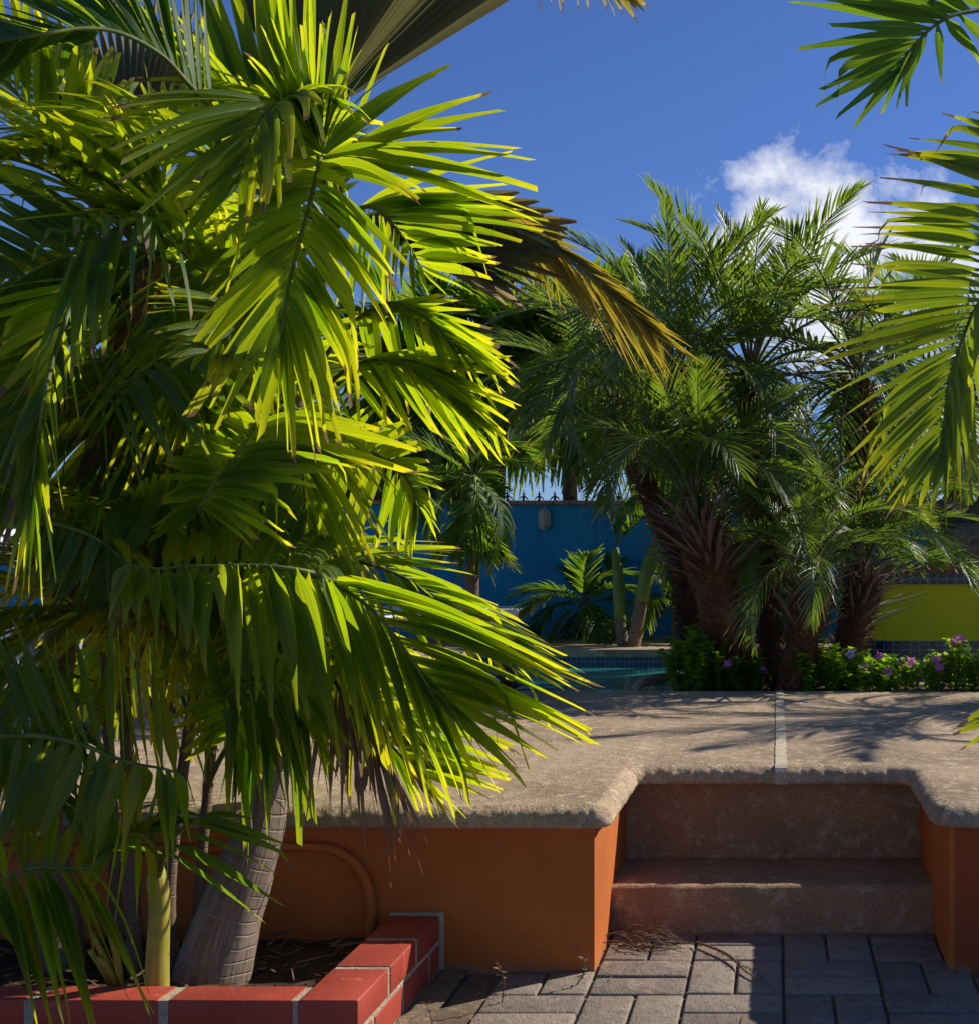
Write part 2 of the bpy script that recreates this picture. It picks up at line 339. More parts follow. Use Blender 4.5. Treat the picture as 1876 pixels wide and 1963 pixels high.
# ---------------------------------------------------------------- foliage builders
def leaflet(mb, p0, pc, p1, Wd, hint, rng, ns=12, tipw=.4, hook=0, fold=.16, dry=0, tb=.93, roll=0, twist=0, hs=.62, mat=0):
    pts = []
    for i in range(ns+1):
        s = i/ns; pts.append(p0*(1-s)**2+pc*2*s*(1-s)+p1*s*s)
    if hook:
        q = [pts[0]]
        for i in range(ns):
            d = pts[i+1]-pts[i]; L = d.length; k = hook*sstep(hs, hs+.22, (i+.5)/ns)
            d = d.normalized().lerp(Vector((0, 0, -1)), min(.97, k)); q.append(q[-1]+d.normalized()*L)
        pts = q
    V = []; U = []; Fc = []; prev = None
    asym = rng.uniform(-.5, .5)*Wd
    for i in range(ns+1):
        s = i/ns
        d = (pts[min(ns, i+1)]-pts[max(0, i-1)]).normalized()
        sd = hint-d*hint.dot(d)
        if prev is not None: sd = sd*.35+ (prev-d*prev.dot(d))*.65
        if sd.length < 1e-4: sd = d.orthogonal()
        sd.normalize(); prev = sd.copy()
        a = roll+twist*s
        nr = sd.cross(d)
        if a: sd, nr = sd*math.cos(a)+nr*math.sin(a), nr*math.cos(a)-sd*math.sin(a)
        w = Wd*(.28+.72*sstep(0, .3, s))*(1-(1-tipw)*sstep(.4, 1, s))*.5
        f = nr*(fold*w*2*(1-.4*s))
        jag = d*asym if i == ns else Vector((0, 0, 0))
        V += [pts[i]-sd*w+f+jag, pts[i], pts[i]+sd*w+f-jag]; U += [(0, s), (.5, s), (1, s)]
        if i:
            b = (i-1)*3; Fc += [(b, b+1, b+4, b+3), (b+1, b+2, b+5, b+4)]
    mb.add(V, Fc, U, (rng.random(), dry, tb, 1), mat)

FACE = Vector((.35, .65, .65)).normalized()      # blades turn towards the light
def frond(palm, rachis, sides, r=(.0075, .0022), mat=None, seed=0, stalk=None, name='frond'):
    """rachis: photo points with depth; sides: dicts(tips=[...], t=(t0,t1), n, w, ...) joins the stalk to a line of leaflet tips"""
    rng = random.Random(seed); mb = MB(); R = [P(*p) for p in rachis]
    for sd in sides:
        T = [P(*p) for p in sd['tips']]; n = sd['n']; wide = sd['w'] >= .03 and mat not in (GREYL, DRY)
        if wide: n = round(n*1.05)
        W0 = sd['w']*(.86 if wide else 1); t0, t1 = sd.get('t', (0, 1)); up = sd.get('lift', .12)
        for k in range(n):
            q = (k+.5+rng.uniform(-.3, .3))/n; t = t0+(t1-t0)*q
            b = crom(R, t); e = crom(T, q); L = (e-b).length
            e = b+(e-b)*(rng.uniform(.86, 1.06) if rng.random() > .12 else rng.uniform(.55, .85))+Vector((rng.uniform(-1, 1), rng.uniform(-1.5, 1.5), rng.uniform(-1, 1)))*L*(sd.get('jit', .05)*1.5+.014)
            c = b+(e-b)*.42+Vector((rng.uniform(-.3, .3), rng.uniform(-.3, .3), 1))*L*up*rng.uniform(.6, 1.4)
            if 'bow' in sd: c += Vector(sd['bow'])*L
            tg = tang(R, t)
            fc = sd.get('face', .6)*rng.uniform(.5, 1.3)
            if fc:
                dd = (e-b).normalized(); alt = dd.cross(FACE).normalized()
                if alt.dot(tg) < 0: alt = -alt
                tg = tg.lerp(alt, min(1, fc)).normalized()
            hk = rng.uniform(.5, 1.0) if rng.random() < sd.get('hook', .16) else 0
            leaflet(mb, b, c, e, W0*rng.uniform(.8, 1.15), tg, rng, ns=sd.get('ns', 12), tipw=sd.get('tipw', .32)*rng.uniform(.5, 1.2), hook=hk, fold=sd.get('fold', .15),
                    dry=sd.get('dry', 0)*rng.uniform(.5, 1.2), tb=sd.get('tb', .93)+rng.uniform(-.02, .12), roll=rng.uniform(-1, 1)*sd.get('roll', .35), twist=rng.uniform(-1, 1)*sd.get('twist', .5), hs=rng.uniform(.5, .8))
    o = mb.build(name, mat or LEAF, palm)
    rb = MB(); rb.tube(R, list(r), n=max(10, len(R)*5), seg=6); rb.build('stalk', stalk or STALK, o)
    return o

def pinnate(name, L, sag, n, ll, lw, mat, stalk, seed, v=.5, droop=.3, petiole=.18, fwd=(62, 22), tipw=.15, tb=.97, dry=0, ns=6, side=0.0, r=(.010, .002), curl=0):
    rng = random.Random(seed); N = 24; pts = [Vector((0, 0, 0))]; a = 0; off = 0
    for i in range(N):
        s = (i+1)/N; a = -sag*s**1.3
        pts.append(pts[-1]+Vector((math.cos(a), side*s, math.sin(a))).normalized()*L/N)
    mb = MB(); mb.tube(pts, [r[0], r[0]*.6, r[1]], n=22, seg=5, mat=1)
    for k in range(n):
        q = (k+.5)/n; t = petiole+(1-petiole)*q
        b = crom(pts, t); tg = tang(pts, t); sy = Vector((0, 1, 0)); sy = (sy-tg*sy.dot(tg)).normalized(); up = tg.cross(sy)
        if up.z < 0 and False: up = -up
        ln = ll*(.45+.55*sstep(0, .3, q))*(1-.62*sstep(.55, 1, q))
        an = math.radians(fwd[0]+(fwd[1]-fwd[0])*q)
        for s in (-1, 1):
            if rng.random() < .03: continue
            va = v*(1-.4*q)+rng.uniform(-.16, .16); aa = an+rng.uniform(-.12, .12)
            d = tg*math.cos(aa)+(sy*s*math.cos(va)+up*math.sin(va))*math.sin(aa)
            l = ln*rng.uniform(.85, 1.1)
            e = b+d*l+Vector((0, 0, -1))*l*droop*rng.uniform(.6, 1.5)-tg*0
            c = b+d*l*.5+up*l*.03
            leaflet(mb, b, c, e, lw*rng.uniform(.85, 1.15), tg, rng, ns=ns, tipw=tipw, fold=.18, dry=dry*rng.random(), tb=tb+rng.uniform(-.03, .1),
                    roll=rng.uniform(-.3, .3), twist=rng.uniform(-.4, .4)+curl)
    return mb.mesh(name, [mat, stalk])

KEEP = [(1012, 1075, 955, 1035, 0), (935, 1165, 985, 1200, 25), (1700, 1876, 1130, 1225, 25)]
FGK = [(800, 1000, 880, 1030, 6), (1000, 1400, 100, 1020, 6), (980, 1400, 1000, 1500, 6), (560, 1200, 1500, 1963, 4)]
VC = {}
def opened(me, M, boxes):        # a frond that would grow across an opening the place has is left out
    if me.name not in VC:
        a = np.empty(len(me.vertices)*3, dtype=np.float32); me.vertices.foreach_get('co', a); VC[me.name] = a.reshape(-1, 3)[::3]
    v = VC[me.name] @ np.array(M.to_3x3()).T+np.array(M.translation)
    y = np.maximum(v[:, 1], .2); X = v[:, 0]/y*F+CX; Z = (CH-v[:, 2])/y*F+HY
    return all(((X > a) & (X < b) & (Z > c) & (Z < d)).sum() <= n for a, b, c, d, n in boxes)
def crown(palm, hub, variants, n, seed, e0=82, e1=-35, sc=(1, 1), az=(0, 360), young=.25, spread=.04, keep=KEEP):
    rng = random.Random(seed)
    for k in range(n):
        q = (k+.5)/n
        el = math.radians(e0+(e1-e0)*q**.9+rng.uniform(-11, 11))
        a = math.radians(az[0]+(az[1]-az[0])*((k*.381966) % 1)+rng.uniform(-8, 8))
        me = variants[min(len(variants)-1, int(q*len(variants)*.999))] if rng.random() < .7 else rng.choice(variants)
        d = Vector((math.cos(a)*math.cos(el), math.sin(a)*math.cos(el), math.sin(el)))
        loc = Vector(hub)+d*spread; rot = (rng.uniform(-.35, .35), -el, a); s = rng.uniform(*sc)*(1-young*(q < .12))
        from mathutils import Euler
        if not opened(me, Matrix.LocRotScale(loc, Euler(rot), Vector((s, s, s))), keep): continue
        o = link('frond', me, palm); o.location = loc; o.rotation_euler = rot; o.scale = (s, s, s)

def trunk_obj(palm, pts, radii, mat, ring=.033, amp=.0015, seg=16, wob=.08, name='trunk', n=None):
    mb = MB(); L = sum((pts[i+1]-pts[i]).length for i in range(len(pts)-1))
    mb.tube(pts, radii, n=n or int(L/.011)+4, seg=seg, ring=ring, ringamp=amp, wob=wob); return mb.build(name, mat, palm)

# ================================================================ SETTING
mb = MB(); mb.add([(-600, -400, -.05), (600, -400, -.05), (600, 1200, -.05), (-600, 1200, -.05)], [(0, 1, 2, 3)])
tag(mb.build('ground', DIRT, None, False), kind='structure')
mb = MB(); mb.add([(-5, -.6, -.012), (5, -.6, -.012), (5, 3.6, -.012), (-5, 3.6, -.012)], [(0, 1, 2, 3)])
tag(mb.build('sand', SAND, None, False), kind='structure')
# pavers, basket weave of 0.25 m modules
random.seed(4); mb = MB(); M = .252; h = .0035
i0 = int(-1.2/M)-2
for i in range(-13, 14):
    for j in range(-2, 15):
        x, y = .015+i*M, -.03+j*M+.004
        if y+M > 3.6: continue
        for k in range(2):
            if (i+j) % 2 == 0: a, b = (x+h, y+k*M/2+h), (x+M-h, y+(k+1)*M/2-h)
            else: a, b = (x+k*M/2+h, y+h), (x+(k+1)*M/2-h, y+M-h)
            if a[0] < -.86: continue
            if b[1] > 3.16 and not (a[0] > -.5 and b[0] < .47):
                if a[1] > 3.1: 
                    if b[0] < -.5 or a[0] > .47: continue
                    a = (max(a[0], -.49), a[1]); b = (min(b[0], .46), b[1])
                    if b[0]-a[0] < .02: continue
                elif b[0] < -.49 or a[0] > .46: b = (b[0], 3.165)
            if b[1] > 3.485: b = (b[0], 3.485)
            if b[1]-a[1] < .015: continue
            z = random.uniform(-.0025, .0025)
            mb.bbox((a[0], a[1], -.04), (b[0], b[1], z), .007)
tag(mb.build('paving', PAVE, None, True), kind='structure')
for p in bpy.data.objects['paving'].data.polygons: pass

# terrace slab with the notch for the steps
DT = .45
def arc(cx, cy, r, a0, a1, n=7):
    return [(cx+r*math.cos(math.radians(a0+(a1-a0)*k/n)), cy+r*math.sin(math.radians(a0+(a1-a0)*k/n))) for k in range(n+1)]
def terrace():
    key = [(-9, 3.12), (-2.6, 3.12)]+arc(-.445-.05, 3.17, .05, -90, 0)+arc(-.445+.035, 3.745-.035, .035, 180, 90)+arc(.415-.05, 3.745-.05, .05, 90, 0)+arc(.415+.08, 3.2, .08, 180, 270)+[(1.6, 3.12), (9, 3.12)]
    pts = []
    for a, b in zip(key[:-1], key[1:]):
        L = math.dist(a, b); n = 1 if L > 3 else max(1, int(L/.009))
        pts += [(a[0]+(b[0]-a[0])*k/n, a[1]+(b[1]-a[1])*k/n) for k in range(n)]
    pts.append(key[-1]); N = len(pts); mb = MB()
    prof = [(.05, .392), (.012, .392), (.003, .396), (0, .402), (0, .411), (.003, .421), (.009, .430), (.018, .438), (.030, .445), (.046, .45)]
    rows = []
    for i, (x, y) in enumerate(pts):
        x0, y0 = pts[max(0, i-1)]; x1, y1 = pts[min(N-1, i+1)]; l = math.dist((x0, y0), (x1, y1)) or 1
        nx, ny = -(y1-y0)/l, (x1-x0)/l      # into the stone
        for k, (d, z) in enumerate(prof):
            w = 1 if 1 < k < 8 else 0
            q = w*(.0022*mnoise.noise(Vector((x*22, y*22, z*30)))+.0040*mnoise.noise(Vector((x*80, y*80, z*70)))+.0032*mnoise.noise(Vector((x*43, y*43, z*50+3))))
            rows.append((x+nx*(d+q), y+ny*(d+q), z-(q*.8 if k > 4 else 0)))
    m = len(prof); F_ = [(i*m+k, i*m+k+1, (i+1)*m+k+1, (i+1)*m+k) for i in range(N-1) for k in range(m-1)]
    F_ = [f[::-1] for f in F_]
    bx = []
    for i in range(N): bx.append(max(rows[i*m+m-1][0], (bx[-1]+1e-5) if bx else -99))
    o = len(rows); rows += [(x, 5.97, .45) for x in bx]
    F_ += [(i*m+m-1, (i+1)*m+m-1, o+i+1, o+i) for i in range(N-1)]
    o2 = len(rows); rows += [(-9, 5.97, .45), (9, 5.97, .45), (9, 5.97, .2), (-9, 5.97, .2)]; F_.append((o2, o2+1, o2+2, o2+3))
    mb.add(rows, F_); return mb.build('terrace', DECK)
tag(terrace(), kind='structure')
# fine rough nosing: wavy lumps along the edge are given by the bump of the washed stone
mb = MB(); mb.box((-9, 5.97, .2), (-2.3, 13, DT)); mb.box((-2.3, 8.8, .392), (9, 13, DT)); mb.box((4.2, 5.97, .2), (9, 8.8, DT))
tag(mb.build('pool_deck', DECK, None, False), kind='structure')
# cream joint across the terrace, folded over the edge
mb = MB(); rng = random.Random(2); rows = []
for k in range(90):
    y = 3.742+(5.965-3.742)*k/89; j = rng.uniform(-.0018, .0018)
    rows.append(((-.008+j, y, DT+.0035), (.030+j+rng.uniform(-.001, .001), y, DT+.0035)))
pre = [((-.009, 3.737, .396), (.031, 3.737, .396)), ((-.010, 3.737, .42), (.032, 3.737, .42)), ((-.009, 3.742, .434), (.031, 3.742, .434)), ((-.009, 3.753, .446), (.031, 3.753, .446)), ((-.009, 3.775, DT+.003), (.031, 3.775, DT+.003))]
rows = pre+[r for r in rows if r[0][1] > 3.785]
V = [p for r in rows for p in r]; mb.add(V, [(2*i, 2*i+1, 2*i+3, 2*i+2) for i in range(len(rows)-1)])
tag(mb.build('joint_strip', STRIP, None, False), kind='structure')

# retaining walls and steps
wl = thing('retaining_wall', 'orange painted retaining wall under the stone terrace, left of the steps', 'wall', (-3, 3.4, 0))
mb = MB(); mb.box((-9, 3.17, -.04), (-.495, 3.9, .392)); mb.build('wall_face', ORANGE, wl, False)
wr = thing('retaining_wall', 'orange and dark red painted wall right of the steps', 'wall', (3, 3.4, 0))
mb = MB(); mb.box((.465, 3.172, -.04), (9, 3.9, .392)); mb.build('wall_face', ORANGE, wr, False)
mb = MB(); mb.box((.483, 3.166, -.04), (9, 3.1715, .392)); mb.build('painted_front', REDP, wr, False)
st = thing('steps', 'two stained concrete steps between the orange walls', 'steps', (0, 3.6, 0))
mb = MB()
def lumpy(mb, x0, x1, prof, amp, seed, nx=120):
    rows = []
    for i in range(nx+1):
        x = x0+(x1-x0)*i/nx
        rows.append([(x, y+amp*mnoise.noise(Vector((x*14, z*20, seed))), z+amp*.8*mnoise.noise(Vector((x*14, y*20, seed+5)))) for y, z in prof])
    m = len(prof); mb.add([p for r in rows for p in r], [(i*m+k, (i+1)*m+k, (i+1)*m+k+1, i*m+k+1) for i in range(nx) for k in range(m-1)])
lumpy(mb, -.4945, .4645, [(3.49, -.03), (3.49, .02), (3.49, .06), (3.49, .10), (3.492, .125), (3.50, .136), (3.512, .139), (3.56, .139), (3.65, .139), (3.74, .139), (3.80, .140), (3.83, .141)], .0045, 1)
mb.build('lower_step', STEP, st)
mb = MB(); lumpy(mb, -.4945, .4645, [(3.826, .135), (3.826, .17), (3.826, .22), (3.826, .27), (3.826, .32), (3.826, .37), (3.826, .395)], .004, 9); mb.build('riser', STEP, st)

# half buried conduit on the wall
mb = MB(); pp = [P(x, y, 3.155) for x, y in ((-160, 1632), (100, 1628), (300, 1628), (480, 1626), (590, 1624), (640, 1630), (680, 1655), (705, 1700), (712, 1745), (708, 1800), (700, 1880))]
mb.tube(pp, [.013], n=90, seg=10)
tag(mb.build('conduit', ORANGE), 'orange painted pipe curving down the face of the orange wall', 'pipe')

# planter: soil and brick edging
mb = MB(); rows = []; nx, ny = 60, 18
for i in range(nx+1):
    for j in range(ny+1):
        x = -4+(4-1.03)*i/nx; y = 2.62+.55*j/ny; rows.append((x, y, .085+.02*mnoise.noise(Vector((x*6, y*6, 1)))+.01*mnoise.noise(Vector((x*25, y*25, 3)))))
mb.add(rows, [(i*(ny+1)+j, (i+1)*(ny+1)+j, (i+1)*(ny+1)+j+1, i*(ny+1)+j+1) for i in range(nx) for j in range(ny)])
tag(mb.build('soil', SOIL), kind='structure')
be = thing('brick_edging', 'low edging of red painted bricks around the palm planter', 'brick edging', (-1.2, 2.6, 0))
random.seed(8); BT = .156; C = .066; mo = .012; bk = MB(); mt = MB()
def course(z0, z1, off):
    x = -1.035-mo-off*.14
    while x > -4:
        bk.bbox((x-.27, 2.535, z0), (x, 2.62, z1), .004, jit=.0006); x -= .27+.021
    ys = [2.535, 2.744, 2.952, 3.155] if off == 0 else [2.535, 2.64, 2.85, 3.06, 3.155]
    for a, b in zip(ys[:-1], ys[1:]): bk.bbox((-1.035+(.0 if off == 0 else .004), a+(.006 if a > 2.54 else -.001), z0), (-.905, b-.011, z1), .004, jit=.0006)
course(BT-C, BT, 0); course(BT-2*C-mo, BT-C-mo, 1)
bk.build('brick', BRICK, be)
mt.box((-4, 2.5375, -.02), (-.908, 2.617, BT-.002)); mt.box((-1.032, 2.6175, -.02), (-.908, 3.168, BT-.0024)); mt.bbox((-1.04, 3.150, .0), (-.8985, 3.169, BT+.004), .003)
mt.build('mortar', MORTAR, be, False)
# sandy dirt strip between edging and paving
mb = MB(); rows = []
for i in range(14):
    for j in range(40):
        x = -.905+.075*i/13; y = 2.2+.96*j/39; rows.append((x, y, .004+.006*(1-i/13)+.006*mnoise.noise(Vector((x*40, y*30, 0)))))
mb.add(rows, [(i*40+j, (i+1)*40+j, (i+1)*40+j+1, i*40+j+1) for i in range(13) for j in range(39)])
tag(mb.build('sand', SAND), kind='structure')

# pool
mb = MB(); mb.add([(-2.3, 5.975, .325), (4.2, 5.975, .325), (4.2, 8.8, .325), (-2.3, 8.8, .325)], [(0, 1, 2, 3)])
tag(mb.build('water', WATER, None, False), kind='structure')
pl = thing('swimming_pool', 'pool edge of stone coping over small blue tiles, beyond the terrace', 'pool', (0, 8.8, .2))
mb = MB(); mb.box((-2.3, 8.802, .2), (4.2, 8.85, .391)); mb.box((-2.33, 5.98, .2), (-2.302, 8.80, .391)); mb.build('waterline_tiles', POOLTILE, pl, False)
mb = MB(); mb.bbox((-2.3, 8.775, .3925), (4.2, 9.06, DT+.005), .012); mb.build('coping', DECK, pl)
# planting bed at the terrace's far edge
mb = MB(); mb.bbox((-.55, 5.975, .25), (.62, 7.0, .44), .03); mb.bbox((.63, 5.975, .25), (4.2, 6.30, .44), .03)
tag(mb.build('planting_bed', SOIL), kind='structure')
mb = MB(); mb.bbox((.62, 6.30, .26), (4.2, 6.42, .452), .03)
mb.tube([P(1216, 1322, 6.05), P(1232, 1308, 6.25), P(1262, 1302, 6.5), P(1285, 1297, 6.8), P(1300, 1292, 7.1)], [.02, .028, .03, .028, .02], seg=10, wob=.3)
tag(mb.build('bed_edging', DECK), 'curved stone edging where the planting bed meets the pool', 'stone edging')

# blue boundary wall
bw = thing('boundary_wall', 'tall dark blue wall behind the pool and the palms', 'wall', (0, 10.6, .45))
mb = MB(); mb.box((-9, 10.5, .3), (9, 10.75, 1.625)); mb.build('wall_face', BLUE, bw, False)
mb = MB(); x = -9
while x < 9: mb.bbox((x, 10.46, 1.6255), (x+.148, 10.79, 1.662), .006); x += .152
mb.build('cap', TERRA, bw)
def spike_mesh():
    mb = MB(); mb.tube([Vector((0, 0, 0)), Vector((0, 0, .10))], [.012, .009, .002], n=5, seg=6)
    for k in range(6):
        a = k*math.pi/3
        mb.tube([Vector((0, 0, .05)), Vector((.028*math.cos(a), .028*math.sin(a), .035)), Vector((.05*math.cos(a), .05*math.sin(a), .012))], [.006, .005, .001], n=4, seg=4)
        mb.tube([Vector((0, 0, .07)), Vector((.022*math.cos(a+.5), .022*math.sin(a+.5), .065))], [.005, .001], n=2, seg=4)
    return mb.mesh('spike', IRON)
spm = spike_mesh()
for k in range(46):
    o = link('spike', spm, bw); o.location = (-2.42-12*.143+k*.143-.02, 10.6, 1.66); o.rotation_euler = (random.uniform(-.1, .1), random.uniform(-.1, .1), random.random())

# bulkhead lamp
L0 = P(1043, 995, 10.47); lp = thing('bulkhead_lamp', 'oval caged lamp hanging high on the blue wall', 'lamp', L0)
def capsule(hw, hh, n=28):
    o = []
    for k in range(n):
        a = 2*math.pi*k/n; x = hw*math.cos(a); z = hw*math.sin(a); o.append((x, z+(hh-hw)*(1 if z > 0 else -1 if z < 0 else 0)))
    return o
def capsolid(mb, hw, hh, ys):
    V = []; c = capsule(1, 1.0)
    for y, k in ys:
        for x, z in capsule(hw*k, hh-hw*(1-k)): V.append((L0.x+x, L0.y+y, L0.z+z))
    n = 28; mb.add(V, [(i*n+k, i*n+(k+1) % n, (i+1)*n+(k+1) % n, (i+1)*n+k) for i in range(len(ys)-1) for k in range(n)]+[tuple(i for i in range((len(ys)-1)*n, len(ys)*n))])
mb = MB(); capsolid(mb, .048, .088, [(.03, 1), (.0, 1), (-.004, .96)]); mb.build('base', CAGE, lp)
mb = MB(); capsolid(mb, .040, .080, [(-.004, 1), (-.03, .97), (-.042, .8), (-.048, .4)]); mb.build('glass', LGLASS, lp)
mb = MB()
ring = [Vector((L0.x+x, L0.y-.02, L0.z+z)) for x, z in capsule(.048, .088)]; mb.tube(ring+[ring[0]], [.0048], n=56, seg=6, cap=False)
mb.tube([L0+Vector((0, -.02, .09)), L0+Vector((0, -.056, .06)), L0+Vector((0, -.058, -.06)), L0+Vector((0, -.02, -.09))], [.0036], n=16, seg=6)
for z in (-.03, .03): mb.tube([L0+Vector((-.048, -.02, z)), L0+Vector((-.035, -.052, z)), L0+Vector((.035, -.052, z)), L0+Vector((.048, -.02, z))], [.0036], n=14, seg=6)
mb.build('cage', CAGE, lp)
mb = MB(); mb.tube([L0+Vector((0, .01, .085)), L0+Vector((.004, .015, .12)), L0+Vector((0, .02, .155))], [.003], seg=5); mb.build('cable', CAGE, lp)

# yellow wall with tile bands, right
yw = thing('fountain_wall', 'yellow painted pool wall with navy tile bands behind the flowers', 'wall', (1.6, 8.3, .3))
def curved(mb, z0, z1, off):
    path = [(.575-off*.3, 9.2), (.575-off*.3, 8.55), (.60-off*.5, 8.36-off), (.66, 8.26-off), (.76, 8.22-off), (.95, 8.20-off), (4.3, 8.2-off)]
    V = [(x, y, z) for x, y in path for z in (z0, z1)]; n = len(path)
    mb.add(V, [(2*i, 2*i+2, 2*i+3, 2*i+1) for i in range(n-1)])
    top = [(x, y, z1) for x, y in path]+[(4.3, 9.2, z1)]; mb.add(top, [tuple(range(len(top)))])
mb = MB(); curved(mb, .30, .955, 0); mb.build('wall_face', YELLOW, yw, False)
mb = MB(); curved(mb, .30, .56, .012); mb.build('tile_band', NAVY, yw, False)
mb = MB(); curved(mb, .955, 1.025, .02); mb.build('tile_band', NAVY, yw, False)
mb = MB(); curved(mb, 1.026, 1.10, .03); mb.build('ledge', WOOD, yw, False)
# pale wavy line motif running along the tile rows
mb = MB()
for zz in (.525, .463, .401, .99):
    pts = [Vector((.8+i*.0155, 8.2-.019-(.012 if zz > .9 else 0), zz+.010*math.sin(i*1.05))) for i in range(110)]
    mb.tube(pts, [.0028], n=220, seg=4, cap=False)
mb.build('wave_relief', MORTAR, yw)
mb = MB(); mb.bbox((.53, 8.42, .3), (.585, 9.0, .78), .006)
tag(mb.build('pillar', WOOD), 'short brown pillar at the left end of the yellow wall', 'pillar')
random.seed(3)
def rock(loc, s, seed, label):
    bm = bmesh.new(); bmesh.ops.create_icosphere(bm, subdivisions=4, radius=1)
    for v in bm.verts:
        n = mnoise.fractal(v.co*1.3+Vector((seed*7.1, 0, 0)), .9, 2.1, 5); n2 = abs(mnoise.noise(v.co*3+Vector((seed, 3, 0))))
        v.co = Vector((v.co.x*s[0], v.co.y*s[1], v.co.z*s[2]))*(1+.32*n-.18*n2)
    me = bpy.data.meshes.new('rock'); bm.to_mesh(me); bm.free(); me.materials.append(ROCK)
    me.polygons.foreach_set('use_smooth', [True]*len(me.polygons)); o = link('rock', me); o.location = loc
    tag(o, label, 'rock', 'coral rocks stacked on the yellow wall')
rock(P(1852, 1040, 8.4), (.20, .15, .13), 1, 'pale coral rock on the ledge above the yellow wall, lower right')
rock(P(1800, 1058, 8.45), (.13, .15, .10), 2, 'darker rock on the ledge left of the pale one')
rock(P(1830, 990, 8.6), (.17, .16, .12), 3, 'upper rock against the blue wall behind the stacked pair')
rock(P(1905, 985, 8.5), (.18, .18, .16), 4, 'rock at the right edge of the picture on the ledge')
mb = MB(); mb.bbox(tuple(P(1455, 1245, 9.6)-Vector((0, 0, .0))), tuple(P(1476, 1204, 9.6)+Vector((0, .1, 0))), .005)
tag(mb.build('planter_box', paint('pink_paint', (.5, .25, .25), (.45, .22, .22))), 'small pinkish block against the blue wall behind the palms', 'block')

# loungers and table
def lounger(x, y, rz, label):
    t = thing('sun_lounger', label, 'sun lounger', (x, y, DT), 'white loungers on the pool deck')
    M4 = Matrix.Translation((x, y, DT)) @ Matrix.Rotation(rz, 4, 'Z')
    def fin(mb, nm):
        mb.v = [tuple(M4 @ Vector(v)) for v in mb.v]; return mb.build(nm, WHITE, t)
    for s in (-1, 1):
        mb = MB(); mb.bbox((.0, s*.31-.025, .22), (1.9, s*.31+.025, .29), .02); fin(mb, 'side_rail')
    mb = MB()
    for k in range(13): mb.bbox((.56+k*.102, -.285, .262), (.56+k*.102+.085, .285, .280), .006)
    fin(mb, 'seat')
    mb = MB(); a = math.radians(48)
    for k in range(6):
        q = .08+k*.11; mb.tube([Vector((.5-q*math.cos(a), -.22, .28+q*math.sin(a))), Vector((.5-q*math.cos(a), .22, .28+q*math.sin(a)))], [.022], n=3, seg=6)
    for s in (-1, 1): mb.tube([Vector((.62, s*.26, .275)), Vector((.5, s*.26, .285)), Vector((.42, s*.26, .34)), Vector((.02, s*.26, .82))], [.03], n=14, seg=8)
    mb.tube([Vector((.02, -.26, .82)), Vector((.02, .26, .82))], [.03], n=4, seg=8); fin(mb, 'backrest')
    for lx in (.2, 1.7):
        for s in (-1, 1):
            mb = MB(); mb.tube([Vector((lx, s*.31, .225)), Vector((lx+(.04 if lx > 1 else -.04), s*.31, 0))], [.035, .025], n=4, seg=8); fin(mb, 'leg')
lounger(-4.45, 6.85, .06, 'white plastic sun lounger with raised back seen between the palm stems')
lounger(-4.6, 8.3, .0, 'white sun lounger further back, behind the nearer one')
lounger(-3.95, 9.6, .0, 'white sun lounger close to the blue wall, its foot end showing beside the palms')

# ================================================================ BACKGROUND PALMS
DV = [pinnate('date_frond', 1.15, s, 44, .27, .0145, DATE, STALKDK, 10+i, v=v, droop=d, petiole=.14, ns=5, side=sd, dry=.0)
      for i, (s, v, d, sd) in enumerate([(.5, .55, .05, .1), (.9, .5, .1, -.2), (1.3, .45, .15, .15), (1.8, .4, .3, -.1), (2.3, .35, .45, .2)])]
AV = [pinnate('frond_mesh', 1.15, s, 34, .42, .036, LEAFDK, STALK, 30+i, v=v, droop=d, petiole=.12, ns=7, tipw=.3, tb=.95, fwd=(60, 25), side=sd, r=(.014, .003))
      for i, (s, v, d, sd) in enumerate([(.6, .6, .15, .1), (1.1, .5, .35, -.2), (1.6, .4, .6, .15), (2.2, .3, .8, -.1)])]
LV = [pinnate('frond_mesh', 1.05, s, 34, .40, .036, LEAF, STALK, 50+i, v=v, droop=d, petiole=.14, ns=8, tipw=.35, tb=.94, fwd=(60, 25), side=sd, r=(.012, .003), dry=.3)
      for i, (s, v, d, sd) in enumerate([(.7, .6, .15, .1), (1.2, .5, .35, -.2), (1.7, .4, .6, .15), (2.2, .3, .8, -.1)])]

def boots(palm, pts, radii, n, ln, name='boots', mat=BOOT, seed=1, out=.5, w=.03):
    rng = random.Random(seed); mb = MB()
    for k in range(n):
        t = (k+rng.random())/n; p = crom(pts, t); d = tang(pts, t); r = crom([Vector((q, 0, 0)) for q in radii], t).x
        a = k*2.399; x = d.orthogonal().normalized(); y = d.cross(x); o = x*math.cos(a)+y*math.sin(a)
        b = p+o*r*.85; l = ln*rng.uniform(.6, 1.3); tip = b+o*l*out*rng.uniform(.6, 1.4)+d*l*rng.uniform(.5, 1)+Vector((0, 0, -1))*l*.1
        sdv = d.cross(o)
        leaflet(mb, b, (b+tip)/2+o*l*.12, tip, w*rng.uniform(.7, 1.3), sdv, rng, ns=3, tipw=.25, fold=-.25)
    return mb.build(name, mat, palm)

